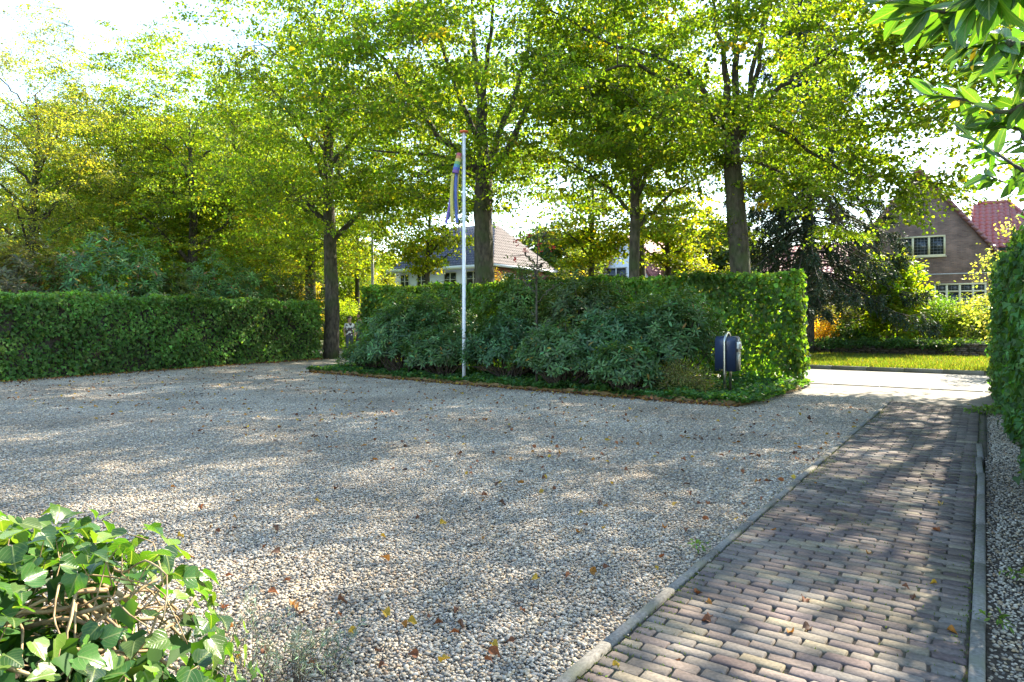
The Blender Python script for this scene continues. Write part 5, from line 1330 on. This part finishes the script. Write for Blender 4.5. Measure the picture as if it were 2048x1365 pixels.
# woody heart
hv_, hf = [], []
K = 22
for j in range(K + 1):
    for i in range(K + 1):
        a, b_ = -1 + 2 * i / K, -1 + 2 * j / K
        z = mound(a * .93, b_ * .93) - .26
        hv_.append((a * (iax[0] - .28), b_ * (iax[1] - .26), max(-.05, z + random.gauss(0, .012))))
for j in range(K):
    for i in range(K): hf.append((j * (K + 1) + i, j * (K + 1) + i + 1, (j + 1) * (K + 1) + i + 1, (j + 1) * (K + 1) + i))
b = MB(); b.add(hv_, hf); b.build('heart', M['soil'], mr_)
def mound_pt(a, b_, off=0.0):
    z = mound(a, b_); e = .03
    gx = (mound(a + e, b_) - mound(a - e, b_)) / (2 * e * iax[0]); gy = (mound(a, b_ + e) - mound(a, b_ - e)) / (2 * e * iax[1])
    nn = nrm(np.array([-gx, -gy, 1.0]))
    return np.array([a * iax[0], b_ * iax[1], z]) + nn * off, nn
cand, tries = [], 0
while len(cand) < 4600 and tries < 60000:
    tries += 1
    a, b_ = random.uniform(-.99, .99), random.uniform(-.99, .99); off = .05 - random.random() ** 1.3 * .36
    p, nn = mound_pt(a, b_, off)
    if p[2] < .25: continue
    # a worn, twiggy patch towards the right front where the stems show
    pw = p + np.array([imc[0], imc[1], 0]); sc_ = screen(pw)
    if sc_ and ((sc_[0] - 215) / 185) ** 2 + ((sc_[1] - 1215) / 70) ** 2 < 1 and off > -.20 and random.random() < .78: continue
    cand.append((p, nn, sc_, off))
inview = [c for c in cand if c[2] and -60 < c[2][0] < 520 and 900 < c[2][1] < 1430]
leafset = sorted(inview, key=lambda c: -c[3])[:300]
ids = {id(c) for c in leafset}
def leaf_matrix(p, nn, L, spread=.5):
    nn = nrm(nn + np.array([0, 0, .35]) + rng.normal(0, spread, 3))
    d_ = nrm(np.cross(nn, rng.normal(0, 1, 3)) - np.array([0, 0, .35])); s_ = nrm(np.cross(d_, nn)); nn = np.cross(s_, d_)
    m = Matrix(((s_[0] * L, d_[0] * L, nn[0] * L, p[0]), (s_[1] * L, d_[1] * L, nn[1] * L, p[1]), (s_[2] * L, d_[2] * L, nn[2] * L, p[2]), (0, 0, 0, 1)))
    return m
for c in leafset:
    o = bpy.data.objects.new('leaf', random.choice(ivym)); COL.objects.link(o); o.parent = mr_
    o.matrix_local = leaf_matrix(c[0], c[1], random.uniform(.032, .062))
oth = [c for c in cand if id(c) not in ids]
P = np.array([c[0] for c in oth]); N = np.array([c[1] for c in oth]); n = len(P)
D = nrm(np.cross(N, rng.normal(0, 1, (n, 3))) - np.array([0, 0, .4]))
o = link('foliage', leaf_mesh('foliage', P, D, nrm(N + rng.normal(0, .5, (n, 3))), rng.uniform(.04, .07, n), .06, palette(n, (.035, .09, .02), .3), 'ivy', .2, .2), mr_, None, M['ivy']); o['kind'] = 'stuff'
def in_patch(p):
    q = screen(p + np.array([imc[0], imc[1], 0])); return q and ((q[0] - 215) / 215) ** 2 + ((q[1] - 1220) / 95) ** 2 < 1
ks = 0
while ks < 170:
    a, b_ = random.uniform(-.8, .97), random.uniform(-.95, .95); p, nn = mound_pt(a, b_, random.uniform(-.22, -.02))
    if p[2] < .3 or (ks > 80 and not in_patch(p)): continue
    ks += 1
    pts = [p]
    dv = nrm(np.cross(nn, rng.normal(0, 1, 3))); n_ = random.randint(3, 5)
    for j in range(n_):
        pts.append(pts[-1] + dv * random.uniform(.04, .09) + nn * random.gauss(.0, .018)); dv = nrm(dv + rng.normal(0, .35, 3) - nn * .25)
    b = MB(); r0 = random.choice([.0025, .003, .004, .006])
    q = spline(pts, 10); b.tube(q, np.linspace(r0, r0 * .5, 10), 5); b.build('stem', M['tanstem'], mr_, smooth=True)
for k in range(60):      # leaf stalks
    c = random.choice(leafset); p = c[0]; q = p - c[1] * random.uniform(.08, .14) + rng.normal(0, .02, 3)
    b = MB(); b.tube([q, (p + q) / 2 + rng.normal(0, .01, 3), p], [.002, .0017, .0012], 4, cap=False); b.build('stalk', M['tanstem'], mr_, smooth=True)

for i, (x, d, h_, n_) in enumerate(((505, 2.75, .42, 30), (590, 2.85, .32, 26), (660, 3.0, .22, 16), (430, 2.9, .46, 26))):
    base = px(x, 640, d); base[2] = 0
    root = empty('lavender_plant', tuple(base)); tag(root, ['tallest grey lavender beside the ivy mound', 'grey green lavender on the pebbles at the bottom edge', 'small sparse lavender sprig farthest right on the pebbles', 'lavender half hidden behind the ivy mound'][i], 'plant', 'lavender plants')
    b = MB(); P, D, L = [], [], []
    for k in range(n_):
        a = random.uniform(0, 6.28); lean = random.uniform(.1, 1.15); hh = h_ * random.uniform(.6, 1.05)
        e = np.array([math.cos(a) * lean * hh, math.sin(a) * lean * hh, hh * (1 - lean * .35)]); s0 = np.array([math.cos(a), math.sin(a), 0]) * .03
        q = spline([s0, e * .5 + rng.normal(0, .03, 3) + [0, 0, .04], e + rng.normal(0, .02, 3)], 7); b.tube(q, np.linspace(.0018, .0008, 7), 3, cap=False)
        for j in range(26):
            u = random.uniform(.25, 1) * 6; i0 = int(min(5, u)); pt = q[i0] * (1 - u + i0) + q[i0 + 1] * (u - i0)
            P.append(pt); D.append(nrm(nrm(e) * .9 + rng.normal(0, .55, 3))); L.append(random.uniform(.018, .04))
    b.build('stem', M['twig'], root)
    n = len(P); link('foliage', leaf_mesh('foliage', np.array(P), np.array(D), nrm(rng.normal(0, 1, (n, 3))), np.array(L), .0042, palette(n, (.20, .25, .20), .25), 'quad', .2, .1), root, None, M['needle'])

# cherry laurel hanging in from the right
LAU_OUT = [(0, .06), (.12, .28), (.32, .46), (.5, .5), (.68, .46), (.84, .30), (.95, .12), (1, .0)]
LAUC = [(.040, .11, .018), (.055, .14, .02), (.08, .18, .03), (.035, .09, .03), (.05, .12, .022), (.11, .20, .035)]
laum = [detailed_leaf('leaf', LAU_OUT, 1, .36, random.uniform(.15, .5), random.uniform(.05, .3), c, c, .012, 40 + i) for i, c in enumerate(LAUC)]
yel = detailed_leaf('leaf', LAU_OUT, 1, .40, .3, .2, (.22, .165, .045), (.2, .15, .04), .012, 77)
lbase = np.array([3.3, 2.6, 0])
lau = empty('cherry_laurel', tuple(lbase)); tag(lau, 'cherry laurel branches with large leaves hanging in at the top right', 'shrub')
b = MB(); b.tube(spline([(0, 0, -.1), (-.1, .05, 1.2), (-.15, .1, 2.4), (-.1, .1, 3.6)], 14), np.linspace(.07, .03, 14), 8, lump=.04); b.build('trunk', M['bark'], lau, smooth=True)
brs = []
def branch(pts, r0, r1=.003):
    q = spline([np.asarray(p) - lbase for p in pts], 16); b = MB(); b.tube(q, np.linspace(r0, r1, 16), 6); b.build('branch', M['bark'], lau, smooth=True); return q
trunk_pt = lambda z: lbase + np.array([-.13, .1, z])
tips = []
for pts in ([trunk_pt(2.5), px(2120, 40, 1.75), px(1990, 5, 1.6), px(1890, 25, 1.65), px(1800, -10, 1.7)],
            [trunk_pt(2.6), px(2160, -60, 1.45), px(2040, -40, 1.32), px(1960, -30, 1.3)],
            [trunk_pt(2.4), px(2130, 200, 2.3), px(2010, 225, 2.5), px(1930, 200, 2.65), px(1850, 190, 2.8)],
            [trunk_pt(2.3), px(2130, 160, 2.0), px(2040, 140, 2.1), px(1960, 120, 2.2)],
            [trunk_pt(2.2), px(2140, 330, 2.6), px(2060, 345, 2.8), px(1990, 305, 3.0), px(1930, 270, 3.2)],
            [trunk_pt(2.1), px(2120, 300, 2.4), px(2040, 260, 2.5), px(1975, 240, 2.6)],
            [trunk_pt(2.0), px(2120, 400, 3.0), px(2065, 370, 3.2), px(2010, 365, 3.4), px(1975, 350, 3.6)],
            [trunk_pt(2.7), px(2110, 90, 1.9), px(2010, 80, 1.9), px(1920, 90, 1.95)]):
    tips.append(branch(pts, .014))
lc = 0
for bi, q in enumerate(tips):
    m_ = 36 if bi in (0, 2) else 30
    for k in range(m_):
        u = random.uniform(.33, 1.0) * 15; i0 = int(min(14, u)); p = q[i0] * (1 - u + i0) + q[i0 + 1] * (u - i0)
        t_ = nrm(q[min(15, i0 + 1)] - q[i0])
        d_ = nrm(t_ * .8 + rng.normal(0, .7, 3) + np.array([0, 0, -.55 if bi in (0, 1, 7) else -.1]))
        nn = nrm(np.array([0, 0, .7]) + rng.normal(0, .5, 3)); s_ = nrm(np.cross(d_, nn)); nn = np.cross(s_, d_)
        L = random.uniform(.075, .13)
        me = yel if random.random() < .035 else random.choice(laum)
        o = bpy.data.objects.new('leaf', me); COL.objects.link(o); o.parent = lau; lc += 1
        o.matrix_local = Matrix(((s_[0] * L, d_[0] * L, nn[0] * L, p[0]), (s_[1] * L, d_[1] * L, nn[1] * L, p[1]), (s_[2] * L, d_[2] * L, nn[2] * L, p[2]), (0, 0, 0, 1)))
n = 1500
P = rng.normal(0, 1, (n, 3)) * np.array([.45, .5, .8]) + np.array([.35, .1, 2.5])
D = nrm(rng.normal(0, 1, (n, 3)) - np.array([0, 0, .3]))
o = link('foliage', leaf_mesh('foliage', P, D, nrm(np.array([0, 0, .8]) + rng.normal(0, .5, (n, 3))), rng.uniform(.09, .14, n), .05, palette(n, (.045, .12, .02), .3), 'lance', .25, .2), lau, None, M['ivy']); o['kind'] = 'stuff'

# ------------------------------------------------------------------ fallen leaves and small weeds
FC = [(.20, .075, .03), (.14, .06, .03), (.28, .13, .03), (.36, .24, .03), (.10, .055, .035)]
FL_OUT = [(0, .06, 0), (.15, .38, -.05), (.35, .5, 0), (.6, .4, 0), (.85, .18, 0), (1, 0, 0)]
flm = []
for i, c in enumerate(FC):
    me = detailed_leaf('fallen_leaf', FL_OUT, 1, .85, .9, .35, c, c, .12, 200 + i); me.materials.clear(); me.materials.append(M['dead']); flm.append(me)
placed = 0
while placed < 110:
    x, y = random.uniform(330, 1900), random.uniform(900, 1345)
    d = CAM_H * FPX / (y - HORIZ); p = px(x, y, d); s = p[:2].dot(EV)
    if abs(s - S0) < .08 or s > -.1: continue
    if s > S0 and random.random() < .6: continue
    fk = random.randrange(len(flm)); o = bpy.data.objects.new('fallen_leaf', flm[fk]); COL.objects.link(o)
    L = random.uniform(.03, .065); o.scale = (L, L, L)
    o.location = (p[0], p[1], .024); o.rotation_euler = (random.gauss(0, .35), random.gauss(0, .35), random.uniform(0, 6.28))
    cn = ('rust brown', 'dull brown', 'orange', 'yellow', 'dark brown')[fk]
    tag(o, cn + (' dry curled leaf lying on the pebbles' if s < S0 else ' dry curled leaf lying on the brick drive'), 'leaf', cn + (' fallen leaves on the gravel' if s < S0 else ' fallen leaves on the drive'))
    placed += 1
n = 2600
ss = rng.uniform(-24, -1.5, n); tt = rng.uniform(5, 13.2, n)
e1 = 1300   # drifts along the edging and the left hedge
f = rng.random(e1); ss[:e1] = BA[0] + (BB[0] - BA[0]) * f; tt[:e1] = BA[1] + (BB[1] - BA[1]) * f - .05 - np.abs(rng.normal(0, .12, e1))
P = np.column_stack([ss[:, None] * EV + tt[:, None] * DV, rng.uniform(.015, .035, n)])
h1 = 1100
u = rng.uniform(3, 21.5, h1); P2 = np.column_stack([np.array([-17.3, 7.8]) + u[:, None] * hd + (.10 + np.abs(rng.normal(0, .18, h1)))[:, None] * hn, rng.uniform(.015, .05, h1)])
P = np.concatenate([P, P2]); n = len(P)
N = nrm(np.array([0, 0, 1.0]) + rng.normal(0, .5, (n, 3))); D = nrm(np.cross(N, rng.normal(0, 1, (n, 3))))
C = np.array(FC)[rng.integers(0, len(FC), n)] * np.exp(rng.normal(0, .3, (n, 1)))
o = link('leaf_litter', leaf_mesh('leaf_litter', P, D, N, rng.uniform(.035, .075, n), .045, C, 'round', .5, .3), None, None, M['dead']); tag(o, kind='stuff'); o['label'] = 'brown leaf litter scattered along the bed edging and hedge foot'
# moss and grass in the joints beside the kerbs, and tufts under the right hedge
n = 9000
side = rng.random(n); ss = np.where(side < .45, S0 + rng.normal(.03, .05, n), np.where(side < .6, S1 + rng.normal(-.02, .03, n), rng.uniform(S0, S1, n))); tt = rng.uniform(1.6, 13.5, n)
tt = T0 + .04 + (np.round((tt - T0) / PITCH) + .5) * PITCH
P = np.column_stack([ss[:, None] * EV + tt[:, None] * DV, np.full(n, .012)])
D = nrm(np.array([0, 0, .8]) + rng.normal(0, .6, (n, 3)))
o = link('moss', leaf_mesh('moss', P, D, nrm(rng.normal(0, 1, (n, 3))), rng.uniform(.008, .022, n), .006, palette(n, (.07, .10, .025), .3), 'quad', .2, .2), None, None, M['grass']); tag(o, kind='stuff'); o['label'] = 'moss and small grass in the joints of the brick drive'
for i, (x, y, lab) in enumerate(((1400, 1105, 'tiny green weed growing in the gravel left of the kerb'), (1975, 830, 'pale grass tuft at the far foot of the right hedge'), (2030, 1165, 'small weed on the soil strip at the right edge'), (1985, 1260, 'seedling on the soil strip beside the right kerb'))):
    d = CAM_H * FPX / (y - HORIZ); p = px(x, y, d); p[2] = 0
    leafy_shrub('weed', p, .06 if i != 1 else .22, .06 if i != 1 else .2, .06 if i != 1 else .16, 30 if i != 1 else 260, .035 if i != 1 else .06, (.10, .17, .03), lab, 'lance', seed=300 + i, nst=3, aspect=.35, stemr=.002, cat='plant', mat='grass')
